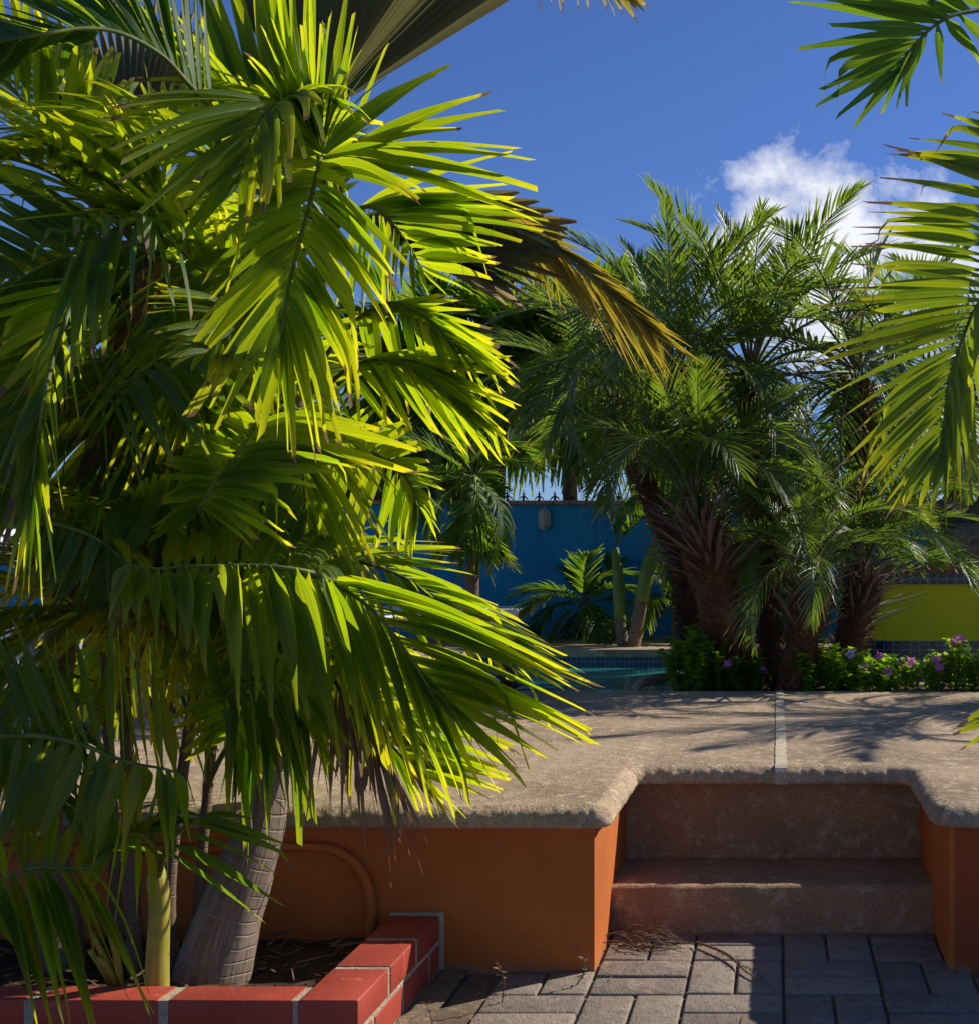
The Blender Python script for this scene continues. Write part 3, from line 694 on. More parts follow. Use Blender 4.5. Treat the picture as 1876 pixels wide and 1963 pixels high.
def date_palm(label, base, top, rb, rt, seed, n=34, sc=(.9, 1.1), e=(84, -40), shag=True, mid=None, skirt=30):
    b, t = P(*base), P(*top); m = P(*mid) if mid else (b+t)/2+Vector((.02, 0, 0))
    b.z = min(b.z, .45) if b.z < .6 else b.z
    r = thing('date_palm', label, 'palm', (b.x, b.y, .44), 'feathery palms beyond the terrace')
    pts = [Vector((b.x, b.y, .42)), m, t]; rad = [rb, (rb+rt)/2, rt]
    mb = MB(); mb.tube(pts, rad, seg=14, wob=.5); mb.build('trunk', BOOT, r)
    L = (t-b).length
    boots(r, pts, rad, int(L*900), .06, 'bark_scales', BOOT, seed, 1.0, .016)
    if skirt: boots(r, [t-(t-m).normalized()*.28, t+Vector((0, 0, .08))], [rt*.9, rt*1.0], skirt*2, .20, 'dead_leaf_bases', BOOTGREY, seed+1, 1.1, .022)
    crown(r, t+Vector((0, 0, .06)), DV, n, seed, e[0], e[1], sc, spread=rt*.8)
    return r
date_palm('leaning date palm with a thick shaggy trunk, its bark topped by grey leaf bases', (1440, 1310, 6.25), (1335, 1010, 6.25), .075, .15, 1, n=36, mid=(1380, 1160, 6.25), sc=(.7, .85), skirt=70, e=(84, 35))
date_palm('date palm with a straight brown scaly trunk rising from the bed near the joint', (1508, 1318, 6.1), (1556, 1120, 6.15), .075, .085, 2, n=24, sc=(.5, .66), e=(84, 20), skirt=20)
date_palm('date palm with drooping dry fronds in front of the yellow wall', (1598, 1300, 6.9), (1660, 1110, 6.9), .07, .10, 3, n=24, sc=(.62, .78), e=(82, 14), skirt=40)
date_palm('tall date palm whose upright fronds stand against the sky left of the cloud', (1385, 1290, 6.8), (1290, 745, 6.8), .06, .08, 4, n=24, sc=(.95, 1.12), e=(86, 5))
date_palm('tall date palm in the middle with its fronds crossing the cloud', (1475, 1290, 7.2), (1440, 735, 7.2), .06, .08, 5, n=24, sc=(1.05, 1.2), e=(86, 5))
date_palm('tall date palm right of the cloud, behind the hanging foreground frond', (1640, 1280, 7.3), (1645, 735, 7.3), .06, .08, 6, n=30, sc=(1.0, 1.15), e=(86, -35))
date_palm('date palm filling the right edge above the rocks', (1810, 1250, 9.3), (1850, 760, 9.2), .06, .08, 7, n=30, sc=(1.15, 1.35), e=(84, -30))

def feather_palm(label, pts, radii, seed, n, sc, shaft=None, mat=TRUNKBR, e=(75, -45), az=(0, 360), V=None, shaftmat=SHAFT, group='smooth trunked palms by the blue wall', ring=.028, nm='palm_tree', keep=KEEP):
    W_ = [P(*p) for p in pts]; r = thing(nm, label, 'palm', (W_[0].x, W_[0].y, W_[0].z), group)
    trunk_obj(r, W_, radii, mat, ring, .0012, 12, .06)
    hub = W_[-1]
    if shaft:
        S_ = [W_[-1]-(W_[-1]-W_[-2]).normalized()*.01]+[P(*p) for p in shaft]; mb = MB(); mb.tube(S_, [radii[-1]*1.15, radii[-1]*1.2, radii[-1]*.7], seg=12, n=14); mb.build('crownshaft', shaftmat, r); hub = S_[-1]
    crown(r, hub, V or AV, n, seed, e[0], e[1], sc, az=az, spread=.03, keep=keep)
    return r
feather_palm('dark crowned palm with a grey brown trunk, left in front of the blue wall', [(908, 1290, 9.0), (905, 1100, 9.0), (908, 985, 9.0)], [.055, .05, .045], 11, 18, (.55, .68), shaft=[(908, 950, 9.0), (908, 915, 9.0)], e=(80, -75), shaftmat=SHAFT, keep=[KEEP[0], (990, 1165, 985, 1200, 20)])
feather_palm('slim palm with a green crownshaft standing left of the leaning one', [(1195, 1245, 9.2), (1190, 1210, 9.2), (1187, 1190, 9.2)], [.048, .045, .042], 12, 8, (.5, .6), shaft=[(1186, 1130, 9.2), (1178, 1050, 9.2)], mat=TRUNK, e=(86, 45))
feather_palm('palm with a leaning ringed trunk and bright green crownshaft', [(1212, 1245, 9.15), (1220, 1200, 9.15), (1229, 1150, 9.15)], [.055, .052, .048], 13, 9, (.6, .75), shaft=[(1240, 1095, 9.15), (1252, 1045, 9.15)], mat=TRUNK, e=(82, 35), az=(-70, 120))
feather_palm('grey trunked palm hidden between the two shaggy date palms', [(1485, 1290, 8.4), (1486, 1150, 8.4), (1492, 1000, 8.4)], [.036, .034, .032], 14, 12, (.6, .7), mat=TRUNK, e=(75, -30))
date_palm('date palm leaning left out of the middle group over the bulkhead lamp', (1330, 1290, 7.6), (1175, 800, 7.8), .05, .07, 8, n=24, sc=(.95, 1.1), e=(86, 12), mid=(1290, 1050, 7.7), skirt=16)
date_palm('date palm standing outside the right edge of the picture', (2288, 1300, 6.2), (2290, 880, 6.2), .06, .08, 31, n=26, sc=(.75, .9), e=(84, 5))
GW = 'palms beyond the blue wall'
feather_palm('dense palm beyond the blue wall, nearest the big foreground clump', [(800, 1290, 11.6), (810, 900, 11.6), (840, 740, 11.6)], [.08, .07, .06], 15, 24, (1.3, 1.6), e=(85, -20), group=GW)
feather_palm('palm beyond the blue wall between the clump and the caged lamp', [(950, 1290, 11.4), (955, 900, 11.4), (965, 760, 11.4)], [.08, .07, .06], 19, 26, (1.2, 1.5), e=(85, -5), group=GW)
feather_palm('palm beyond the blue wall above the caged lamp', [(1100, 1290, 11.4), (1090, 900, 11.4), (1080, 740, 11.4)], [.08, .07, .06], 16, 26, (1.2, 1.45), e=(85, 0), group=GW)
feather_palm('palm beyond the blue wall right of the caged lamp, behind the date palms', [(1260, 1290, 11.6), (1250, 950, 11.6), (1240, 800, 11.6)], [.08, .07, .06], 20, 20, (1.2, 1.4), e=(85, 5), group=GW)
feather_palm('low young palm spreading its leaves at the foot of the blue wall', [(1120, 1232, 9.9), (1118, 1190, 9.9), (1120, 1160, 9.9)], [.022, .02, .018], 17, 15, (.50, .62), e=(75, -20), keep=[KEEP[0]], mat=TRUNK)
feather_palm('young palm filling the gap right of the leaning trunk', [(1290, 1235, 9.8), (1290, 1200, 9.8), (1290, 1170, 9.8)], [.02, .018, .016], 18, 14, (.5, .6), e=(80, -10), mat=TRUNK)

# ================================================================ FOREGROUND PALMS
G = 'broad leaved palms in the brick edged planter'
p1 = thing('palm_tree', 'palm with a thick leaning grey ringed trunk in the brick planter', 'palm', P(400, 1895, 2.85), G)
t1 = [P(400, 1915, 2.85), P(432, 1780, 2.86), P(470, 1670, 2.88), P(503, 1590, 2.9), P(515, 1520, 2.92), P(530, 1400, 3.0), P(560, 1200, 3.1), P(586, 1040, 3.15)]
trunk_obj(p1, t1, [.094, .078, .066, .054, .046, .04, .036, .032], TRUNK, .031, .0009, 28, .13)
trunk_obj(p1, [P(587, 1045, 3.15), P(594, 980, 3.15), P(602, 920, 3.15)], [.022, .02, .018], TRUNKPALE, .05, .001, 12, .1, 'pale_stem')
mb = MB(); mb.tube([P(575, 1050, 3.17), P(580, 960, 3.17), P(588, 880, 3.17), P(605, 820, 3.17)], [.030, .032, .026, .012], seg=14, n=16); mb.build('crownshaft', YSHAFT, p1)
p5 = thing('palm_tree', 'tallest palm of the planter, its star of broad leaflets against the sky', 'palm', P(520, 1890, 3.1), G)
t5 = [P(350, 1905, 3.12), P(500, 1500, 3.2), P(545, 1100, 3.3), P(548, 900, 3.35), P(585, 650, 3.3), P(640, 440, 3.2)]
trunk_obj(p5, t5, [.03, .03, .03, .03, .026, .02], TRUNKBR, .05, .001, 14, .05)
p2 = thing('palm_tree', 'palm at the left with a dark ringed trunk and a skirt of dead brown leaves', 'palm', P(95, 1880, 2.95), G)
t2 = [P(118, 1900, 2.95), P(105, 1760, 2.95), P(88, 1640, 2.95), P(85, 1560, 2.95), P(120, 1200, 3.1), P(210, 800, 3.15), P(300, 500, 3.05)]
trunk_obj(p2, t2, [.062, .055, .046, .042, .04, .04, .036], TRUNK, .04, .002, 18, .05)
p3 = thing('palm_tree', 'young palm with a yellow crownshaft just behind the red bricks', 'palm', P(300, 1890, 2.66), G)
mb = MB(); mb.tube([P(300, 1905, 2.66), P(303, 1820, 2.66), P(306, 1740, 2.66), P(302, 1690, 2.66), P(300, 1660, 2.66)], [.027, .024, .022, .022, .014], seg=16, n=26, wob=.06); mb.build('crownshaft', YSHAFT, p3)
p4 = thing('palm_tree', 'cluster palm of slim upright cane stems behind the yellow crownshaft', 'palm', P(255, 1890, 2.9), G)
for (a, b, c, r) in (((262, 1905, 2.92), (250, 1600, 2.92), (238, 1300, 2.95), .017), ((338, 1905, 2.95), (325, 1690, 2.95), (372, 1330, 3.0), .016), ((232, 1905, 3.0), (215, 1560, 3.0), (200, 1250, 3.0), .014), ((366, 1905, 3.05), (400, 1500, 3.05), (430, 1250, 3.1), .012)):
    trunk_obj(p4, [P(*a), P(*b), P(*c)], [r*1.15, r, r*.8], TRUNKBR, .06, .001, 10, .04, 'stem')
p6 = thing('palm_tree', 'palm at the picture edge whose frond arches in front of the planter', 'palm', P(-60, 1900, 2.75), G)
trunk_obj(p6, [P(-75, 1915, 2.75), P(-70, 1700, 2.75), P(-60, 1480, 2.75)], [.05, .045, .035], TRUNK, .04, .0015, 14, .05)

D_ = dict
# H1 big arching frond, top left
frond(p2, [(300, 500, 3.05), (400, 330, 2.75), (420, 230, 2.6), (383, 184, 2.5), (354, 152, 2.45), (319, 113, 2.4), (266, 78, 2.35), (213, 58, 2.3), (150, 54, 2.25), (80, 66, 2.2), (-20, 84, 2.2), (-90, 110, 2.2)],
  [D_(tips=[(400, -30, 2.6), (330, -90, 2.5), (240, -120, 2.45), (130, -90, 2.4), (30, -50, 2.35), (-60, 0, 2.3), (-160, 60, 2.3), (-220, 120, 2.3)], t=(.22, .99), n=52, w=.026, lift=.03, jit=.03, tb=1.05, roll=.5, face=.3),
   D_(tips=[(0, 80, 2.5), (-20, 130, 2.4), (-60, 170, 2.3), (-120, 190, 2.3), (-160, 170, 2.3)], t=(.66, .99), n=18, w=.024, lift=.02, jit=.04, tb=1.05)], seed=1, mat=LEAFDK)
# H3 the star: leaflets up, right and the hanging end
hub = (618, 300, 2.62)
frond(p5, [(640, 440, 3.2), (655, 350, 3.0), (640, 305, 2.8), hub, (608, 335, 2.58), (596, 385, 2.54), (578, 450, 2.5), (560, 520, 2.48), (549, 575, 2.46), (541, 640, 2.45)],
  [D_(tips=[(455, 290, 2.7), (470, 385, 2.5), (405, 460, 2.5), (360, 560, 2.45), (345, 680, 2.45), (352, 775, 2.45), (410, 800, 2.45), (470, 830, 2.45), (530, 860, 2.45)], t=(.36, 1), n=22, w=.036, lift=.10, jit=.035, hook=.15, tb=.97),
   D_(tips=[(835, 345, 2.6), (800, 420, 2.5), (780, 545, 2.5), (750, 625, 2.5), (722, 690, 2.48), (690, 775, 2.48), (650, 830, 2.47), (600, 880, 2.46), (560, 880, 2.45)], t=(.36, 1), n=22, w=.036, lift=.16, jit=.03, tb=.92, roll=.25)], seed=2, mat=LEAF)
frond(p5, [(640, 440, 3.2), (648, 380, 3.0), (632, 320, 2.8), (620, 305, 2.66), (618, 296, 2.6)],
  [D_(tips=[(455, 90, 2.6), (500, 60, 2.65), (545, 30, 2.7), (590, 40, 2.8), (640, 50, 2.8), (690, 100, 2.85), (750, 100, 2.85), (830, 85, 2.8), (885, 140, 2.75)], t=(.5, .95), n=17, w=.044, lift=.02, jit=.02, tb=.97, bow=(-.05, 0, .05), roll=.15),
   D_(tips=[(955, 175, 2.8), (945, 215, 2.8), (920, 250, 2.75), (1020, 315, 2.75), (985, 310, 2.7), (1045, 400, 2.7), (1000, 420, 2.7)], t=(.45, .95), n=10, w=.05, lift=.10, jit=.015, tb=.95, roll=.15),
   D_(tips=[(560, 100, 2.8), (520, 110, 2.8), (470, 120, 2.75), (430, 190, 2.7), (430, 260, 2.7), (445, 320, 2.65)], t=(.6, 1), n=11, w=.044, lift=.16, jit=.04, tb=.93, hook=.55, roll=.15)], seed=3)
# upright leaflets along the top
frond(p5, [(640, 440, 3.2), (610, 330, 3.25), (570, 260, 3.25), (510, 200, 3.2), (440, 190, 3.15)],
  [D_(tips=[(740, 100, 3.2), (640, -60, 3.2), (560, -120, 3.2), (480, -120, 3.2), (400, -110, 3.1), (330, -60, 3.1)], t=(.1, 1), n=26, w=.04, lift=.0, jit=.04, tb=1.0),
   ], seed=4)
# leaflets pointing right under the star
frond(p5, [(640, 440, 3.2), (690, 400, 3.1), (720, 400, 3.05), (755, 430, 3.0), (790, 480, 3.0), (810, 520, 3.0)],
  [D_(tips=[(940, 290, 2.95), (1010, 380, 2.9), (1040, 440, 2.9), (955, 480, 2.9), (960, 485, 2.9), (900, 600, 2.9)], t=(.1, 1), n=16, w=.036, lift=.06, jit=.03, tb=.95),
   D_(tips=[(640, 640, 3.0), (680, 640, 3.0), (720, 640, 2.95), (760, 620, 2.9), (800, 600, 2.9), (880, 600, 2.9)], t=(.1, 1), n=14, w=.036, lift=.08, jit=.05, tb=.95)], seed=5)
# H4 lit group at right of middle
frond(p1, [(588, 880, 3.17), (600, 740, 3.1), (640, 660, 3.0), (700, 600, 2.95), (760, 580, 2.9), (820, 610, 2.85), (870, 660, 2.8)],
  [D_(tips=[(860, 560, 2.9), (920, 620, 2.9), (980, 700, 2.85), (985, 725, 2.8), (990, 745, 2.8)], t=(.4, 1), n=16, w=.036, lift=.05, jit=.025),
   D_(tips=[(700, 800, 2.95), (760, 790, 2.9), (830, 790, 2.9), (900, 790, 2.85), (970, 760, 2.8)], t=(.4, 1), n=16, w=.036, lift=.08, jit=.05)], seed=6)
frond(p1, [(588, 880, 3.17), (600, 800, 3.1), (630, 740, 3.0), (680, 700, 2.9), (740, 690, 2.85), (800, 710, 2.8), (860, 760, 2.75)],
  [D_(tips=[(890, 640, 2.9), (975, 690, 2.85), (990, 745, 2.8), (985, 800, 2.8), (990, 845, 2.75), (985, 880, 2.75)], t=(.35, 1), n=16, w=.042, lift=.05, jit=.015, tb=.97, roll=.15),
   D_(tips=[(760, 850, 2.95), (800, 840, 2.9), (860, 860, 2.9), (940, 880, 2.85), (975, 885, 2.8)], t=(.4, 1), n=13, w=.042, lift=.04, jit=.03, roll=.2)], seed=7)
# H5 horizontal leaflets mid
frond(p1, [(588, 900, 3.17), (520, 1000, 2.9), (430, 1060, 2.75), (385, 985, 2.6), (392, 960, 2.58), (412, 925, 2.56), (436, 897, 2.55), (470, 850, 2.55), (500, 800, 2.6)],
  [D_(tips=[(540, 1120, 2.55), (560, 1060, 2.5), (600, 975, 2.5), (650, 905, 2.5), (690, 890, 2.52), (740, 905, 2.55), (800, 880, 2.6), (700, 780, 2.6)], t=(.42, 1), n=16, w=.044, lift=.10, jit=.03, roll=.2),
   D_(tips=[(300, 1060, 2.6), (300, 980, 2.6), (310, 900, 2.6), (360, 830, 2.6), (420, 760, 2.6)], t=(.42, 1), n=12, w=.04, lift=.05, jit=.05, roll=.3)], seed=8)
# H7 broad sweep to the lower right, upper layer
frond(p1, [(590, 900, 3.17), (560, 1010, 3.0), (575, 1060, 2.9), (620, 1065, 2.82), (700, 1080, 2.76), (780, 1110, 2.7), (850, 1160, 2.66), (910, 1215, 2.62)],
  [D_(tips=[(700, 960, 2.95), (850, 1050, 2.9), (880, 1060, 2.85), (900, 1125, 2.8), (985, 1180, 2.75), (1020, 1215, 2.7), (1070, 1250, 2.66), (1110, 1290, 2.62)], t=(.3, 1), n=28, w=.036, lift=.08, jit=.03),
   D_(tips=[(560, 1200, 2.8), (640, 1280, 2.75), (740, 1290, 2.7), (840, 1300, 2.65), (930, 1290, 2.65), (1030, 1300, 2.6), (1120, 1310, 2.6)], t=(.3, 1), n=28, w=.038, lift=.10, jit=.04)], seed=9)
# H6 lower layer to the right
frond(p1, [(590, 900, 3.17), (520, 1040, 2.8), (560, 1095, 2.68), (620, 1110, 2.62), (690, 1150, 2.58), (750, 1210, 2.55), (800, 1280, 2.52), (835, 1340, 2.5)],
  [D_(tips=[(900, 1180, 2.7), (960, 1220, 2.65), (1030, 1260, 2.6), (1125, 1310, 2.6), (1125, 1352, 2.58), (1132, 1410, 2.56), (1128, 1432, 2.55), (1020, 1450, 2.55)], t=(.3, 1), n=26, w=.038, lift=.08, jit=.02, roll=.2),
   D_(tips=[(640, 1440, 2.55), (720, 1460, 2.52), (790, 1500, 2.5), (850, 1570, 2.5), (890, 1575, 2.5), (935, 1550, 2.5), (985, 1510, 2.5), (1012, 1478, 2.5)], t=(.35, 1), n=24, w=.038, lift=.05, jit=.02, roll=.2, tb=.95)], seed=10)
# H6b hanging broad leaves under an arching stalk
frond(p1, [(590, 900, 3.17), (640, 1050, 2.9), (640, 1110, 2.6), (600, 1098, 2.5), (540, 1088, 2.46), (480, 1084, 2.44), (420, 1085, 2.42), (360, 1085, 2.42), (300, 1090, 2.42), (240, 1082, 2.42)],
  [D_(tips=[(760, 1420, 2.5), (700, 1430, 2.5), (650, 1420, 2.48), (580, 1380, 2.44), (500, 1360, 2.42), (440, 1290, 2.4), (380, 1270, 2.4), (330, 1240, 2.4), (270, 1200, 2.4), (200, 1190, 2.4)], t=(.24, 1), n=21, w=.060, lift=.13, jit=.045, roll=.25, tb=.97, tipw=.2, fold=.12),
   D_(tips=[(740, 1080, 3.0), (660, 1010, 3.0), (560, 980, 3.0), (480, 960, 3.0), (380, 970, 3.0), (300, 980, 3.0), (200, 990, 3.0)], t=(.24, 1), n=18, w=.045, lift=.05, jit=.05, roll=.2)], seed=11, name='frond')
# yellowing spotted frond with torn dry ends
frond(p1, [(586, 1000, 3.15), (600, 1120, 2.9), (640, 1210, 2.7), (690, 1300, 2.6), (720, 1370, 2.58)],
  [D_(tips=[(560, 1400, 2.6), (600, 1480, 2.6), (640, 1500, 2.6), (690, 1530, 2.6), (730, 1560, 2.6)], t=(.3, 1), n=13, w=.036, lift=.05, jit=.04, dry=.55, tb=.78),
   D_(tips=[(800, 1330, 2.6), (830, 1420, 2.6), (830, 1500, 2.58), (830, 1560, 2.58), (770, 1600, 2.6)], t=(.3, 1), n=13, w=.034, lift=.05, jit=.04, dry=.5, tb=.78)], seed=12)
frond(p1, [(586, 1000, 3.15), (600, 1180, 2.85), (640, 1300, 2.65), (700, 1400, 2.58), (740, 1450, 2.56)],
  [D_(tips=[(560, 1600, 2.6), (640, 1560, 2.6), (700, 1640, 2.56), (745, 1690, 2.55), (790, 1610, 2.55), (800, 1650, 2.56)], t=(.45, 1), n=18, w=.014, lift=.06, jit=.08, roll=1.5, twist=4, tipw=.2)], seed=13, mat=DRY, stalk=DRY, name='dead_frond')
# H8 arching frond lower left
frond(p6, [(-60, 1480, 2.75), (-50, 1425, 2.6), (0, 1413, 2.45), (73, 1411, 2.42), (139, 1422, 2.4), (182, 1437, 2.38), (215, 1451, 2.37), (266, 1466, 2.36), (310, 1473, 2.36), (346, 1484, 2.36)],
  [D_(tips=[(-80, 1180, 2.6), (-20, 1220, 2.55), (20, 1190, 2.5), (60, 1180, 2.5), (120, 1190, 2.5), (180, 1180, 2.5), (235, 1200, 2.5), (290, 1230, 2.5), (330, 1300, 2.5)], t=(.15, .98), n=13, w=.030, lift=.02, jit=.05, roll=.5, tb=1.02),
   D_(tips=[(-60, 1600, 2.4), (-20, 1640, 2.4), (0, 1680, 2.38), (55, 1655, 2.36), (130, 1665, 2.35), (160, 1680, 2.35), (255, 1668, 2.34), (325, 1675, 2.34), (392, 1612, 2.34)], t=(.15, 1), n=15, w=.056, lift=.10, jit=.03, roll=.2, tb=1.0, tipw=.12, fold=.12)], seed=14)
# H9 dark arcs and hanging blades of the young palm
frond(p3, [(302, 1690, 2.66), (290, 1620, 2.55), (240, 1600, 2.45), (175, 1660, 2.36), (120, 1665, 2.32), (60, 1665, 2.28), (0, 1690, 2.25), (-50, 1740, 2.25)],
  [D_(tips=[(330, 1990, 2.3), (303, 1955, 2.25), (250, 1955, 2.25), (190, 1990, 2.22), (128, 1990, 2.2), (100, 1990, 2.2), (68, 1905, 2.2), (0, 1900, 2.2)], t=(.42, .98), n=13, w=.054, lift=.12, jit=.03, roll=.2, tipw=.15, fold=.12),
   D_(tips=[(330, 1560, 2.6), (200, 1580, 2.6), (100, 1560, 2.5), (0, 1580, 2.4), (-60, 1620, 2.4)], t=(.35, .98), n=10, w=.03, lift=.10, jit=.03, roll=.3)], seed=15)
frond(p3, [(302, 1690, 2.66), (312, 1650, 2.62), (330, 1610, 2.58), (370, 1575, 2.55), (395, 1565, 2.54)],
  [D_(tips=[(505, 1803, 2.5), (560, 1720, 2.5), (596, 1688, 2.5), (580, 1620, 2.5), (575, 1553, 2.5)], t=(.3, 1), n=6, w=.036, lift=.06, jit=.01, roll=.15, tb=.9, tipw=.2),
   D_(tips=[(140, 1650, 2.7), (180, 1640, 2.6), (190, 1600, 2.6), (240, 1590, 2.6), (300, 1540, 2.6)], t=(.3, 1), n=6, w=.03, lift=.18, jit=.02, roll=.2, tipw=.2)], seed=16, mat=LEAFDK)
mb = MB()
for x, y, a in ((175, 1790, 222), (172, 1822, 214), (188, 1835, 224), (206, 1770, 232)):
    q0 = P(a, 1890, 2.74); q1 = P(x, y, 2.7); mb.tube([q0, q0.lerp(q1, .5)+Vector((.004, 0, 0)), q1], [.008, .0075, .006], seg=8)
mb.build('cut_stalks', YSHAFT, p3)
# H11 dark frond in the lower middle
frond(p4, [(400, 1500, 3.0), (425, 1450, 2.88), (450, 1415, 2.78), (485, 1382, 2.72), (529, 1346, 2.7), (565, 1324, 2.7), (610, 1300, 2.7)],
  [D_(tips=[(320, 1270, 2.9), (370, 1200, 2.9), (400, 1190, 2.85), (440, 1190, 2.85), (490, 1190, 2.8), (560, 1200, 2.8), (640, 1240, 2.8)], t=(.3, 1), n=15, w=.052, lift=.03, jit=.04, roll=.2),
   D_(tips=[(420, 1560, 2.65), (470, 1600, 2.65), (490, 1685, 2.6), (540, 1595, 2.6), (590, 1600, 2.6), (620, 1540, 2.6), (680, 1450, 2.6)], t=(.3, 1), n=17, w=.056, lift=.1, jit=.05, roll=.2, tb=.95)], seed=17, mat=LEAFDK)
# H13 long pale tipped leaflets along the left edge
frond(p2, [(300, 500, 3.05), (240, 470, 2.8), (180, 520, 2.6), (140, 580, 2.45), (110, 660, 2.36), (85, 760, 2.3), (70, 860, 2.28), (60, 950, 2.26)],
  [D_(tips=[(-60, 560, 2.4), (-80, 640, 2.35), (-60, 760, 2.3), (0, 960, 2.25), (12, 1000, 2.25), (15, 1080, 2.25), (30, 1165, 2.25), (60, 1150, 2.25)], t=(.3, 1), n=20, w=.036, lift=.08, jit=.03, tb=.85, roll=.25),
   D_(tips=[(160, 720, 2.5), (150, 725, 2.45), (140, 800, 2.4), (120, 900, 2.35), (110, 1000, 2.3), (90, 1100, 2.3), (80, 1150, 2.28)], t=(.3, 1), n=14, w=.036, lift=.10, jit=.05, tb=.95, roll=.25)], seed=18)
# H14 crown of the left palm: spears up left, curled ribbons in front, dark fan left
frond(p2, [(300, 500, 3.05), (325, 440, 2.9), (325, 405, 2.8), (310, 400, 2.7)],
  [D_(tips=[(100, 290, 2.6), (0, 240, 2.5), (-20, 190, 2.5), (60, 195, 2.5), (120, 215, 2.55), (215, 155, 2.6), (200, 230, 2.6), (280, 130, 2.7), (340, 150, 2.8)], t=(.2, 1), n=14, w=.046, lift=.14, jit=.03, tb=.93, roll=.2),
   D_(tips=[(145, 345, 2.5), (60, 420, 2.5), (20, 400, 2.5), (-60, 330, 2.5)], t=(.4, 1), n=5, w=.04, lift=.05, tb=.9, jit=.03)], seed=19)
frond(p2, [(300, 500, 3.05), (310, 450, 2.7), (290, 425, 2.5), (250, 430, 2.4), (190, 450, 2.35), (140, 480, 2.3)],
  [D_(tips=[(380, 470, 2.4), (300, 440, 2.3), (240, 430, 2.25), (150, 420, 2.25), (60, 430, 2.25), (0, 500, 2.25)], t=(.3, 1), n=10, w=.042, lift=.18, jit=.04, hook=.95, tb=.88, roll=.2),
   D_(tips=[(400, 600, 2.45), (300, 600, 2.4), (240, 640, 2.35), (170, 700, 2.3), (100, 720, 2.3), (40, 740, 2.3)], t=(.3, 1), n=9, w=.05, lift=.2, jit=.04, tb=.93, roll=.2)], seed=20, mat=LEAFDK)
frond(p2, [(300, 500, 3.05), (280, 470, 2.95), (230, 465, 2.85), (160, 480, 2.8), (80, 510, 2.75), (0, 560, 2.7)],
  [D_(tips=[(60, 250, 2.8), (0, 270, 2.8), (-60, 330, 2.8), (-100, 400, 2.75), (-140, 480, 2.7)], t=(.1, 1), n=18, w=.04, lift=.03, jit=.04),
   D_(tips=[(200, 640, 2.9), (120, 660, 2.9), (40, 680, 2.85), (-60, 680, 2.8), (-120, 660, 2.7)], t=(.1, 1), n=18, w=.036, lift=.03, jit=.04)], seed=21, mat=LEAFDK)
# dead skirt
frond(p2, [(250, 500, 3.0), (320, 500, 2.95), (360, 520, 2.93), (392, 555, 2.9), (410, 600, 2.9)],
  [D_(tips=[(190, 780, 3.0), (240, 800, 2.98), (300, 790, 2.95), (350, 770, 2.93), (400, 760, 2.92)], t=(0, 1), n=26, w=.034, lift=.0, jit=.02, roll=.8)], seed=22, mat=DRY, name='dead_frond')
# H15 dark lower mid
frond(p2, [(210, 800, 3.15), (180, 790, 2.9), (195, 770, 2.7), (240, 735, 2.65), (300, 690, 2.6), (360, 650, 2.6)],
  [D_(tips=[(180, 960, 2.6), (276, 943, 2.5), (347, 893, 2.5), (414, 886, 2.5), (470, 840, 2.55), (520, 780, 2.55)], t=(.35, 1), n=10, w=.05, lift=.14, jit=.02, roll=.2),
   D_(tips=[(100, 700, 2.8), (180, 620, 2.8), (260, 560, 2.8), (330, 520, 2.8)], t=(.35, 1), n=8, w=.045, lift=.05, roll=.3)], seed=23, mat=LEAFDK)
# H16
frond(p2, [(150, 1050, 3.1), (60, 1020, 2.8), (89, 1003, 2.6), (130, 1010, 2.56), (177, 1028, 2.54), (209, 1050, 2.52), (245, 1078, 2.5)],
  [D_(tips=[(0, 1150, 2.5), (50, 1140, 2.5), (90, 1150, 2.5), (160, 1130, 2.48), (230, 1200, 2.48), (270, 1190, 2.48)], t=(.25, 1), n=11, w=.046, lift=.08, roll=.2),
   D_(tips=[(60, 880, 2.7), (140, 860, 2.7), (220, 880, 2.7), (270, 930, 2.7), (330, 960, 2.7)], t=(.25, 1), n=9, w=.04, lift=.04, roll=.3)], seed=24, mat=LEAFDK)
# more lit fronds in the heart of the clump
frond(p1, [(590, 900, 3.17), (640, 868, 3.0), (700, 865, 2.9), (750, 890, 2.82), (785, 925, 2.78), (800, 970, 2.75)],
  [D_(tips=[(700, 770, 2.95), (770, 800, 2.9), (815, 850, 2.85), (840, 905, 2.8), (850, 970, 2.8), (835, 1040, 2.8)], t=(.15, 1), n=18, w=.036, lift=.08, jit=.04),
   D_(tips=[(610, 1010, 3.0), (660, 1050, 2.9), (710, 1070, 2.85), (760, 1080, 2.8), (805, 1070, 2.8)], t=(.15, 1), n=18, w=.036, lift=.10, jit=.05)], seed=51)
frond(p1, [(590, 900, 3.17), (560, 930, 2.95), (510, 960, 2.85), (450, 1000, 2.8), (390, 1050, 2.78), (340, 1110, 2.78)],
  [D_(tips=[(560, 780, 2.9), (480, 790, 2.8), (400, 820, 2.8), (330, 880, 2.8), (270, 960, 2.8), (230, 1050, 2.8)], t=(.15, 1), n=17, w=.036, lift=.08, jit=.06),
   D_(tips=[(620, 1090, 2.8), (560, 1130, 2.75), (490, 1180, 2.72), (420, 1220, 2.7), (350, 1240, 2.7)], t=(.15, 1), n=17, w=.036, lift=.10, jit=.06)], seed=52)
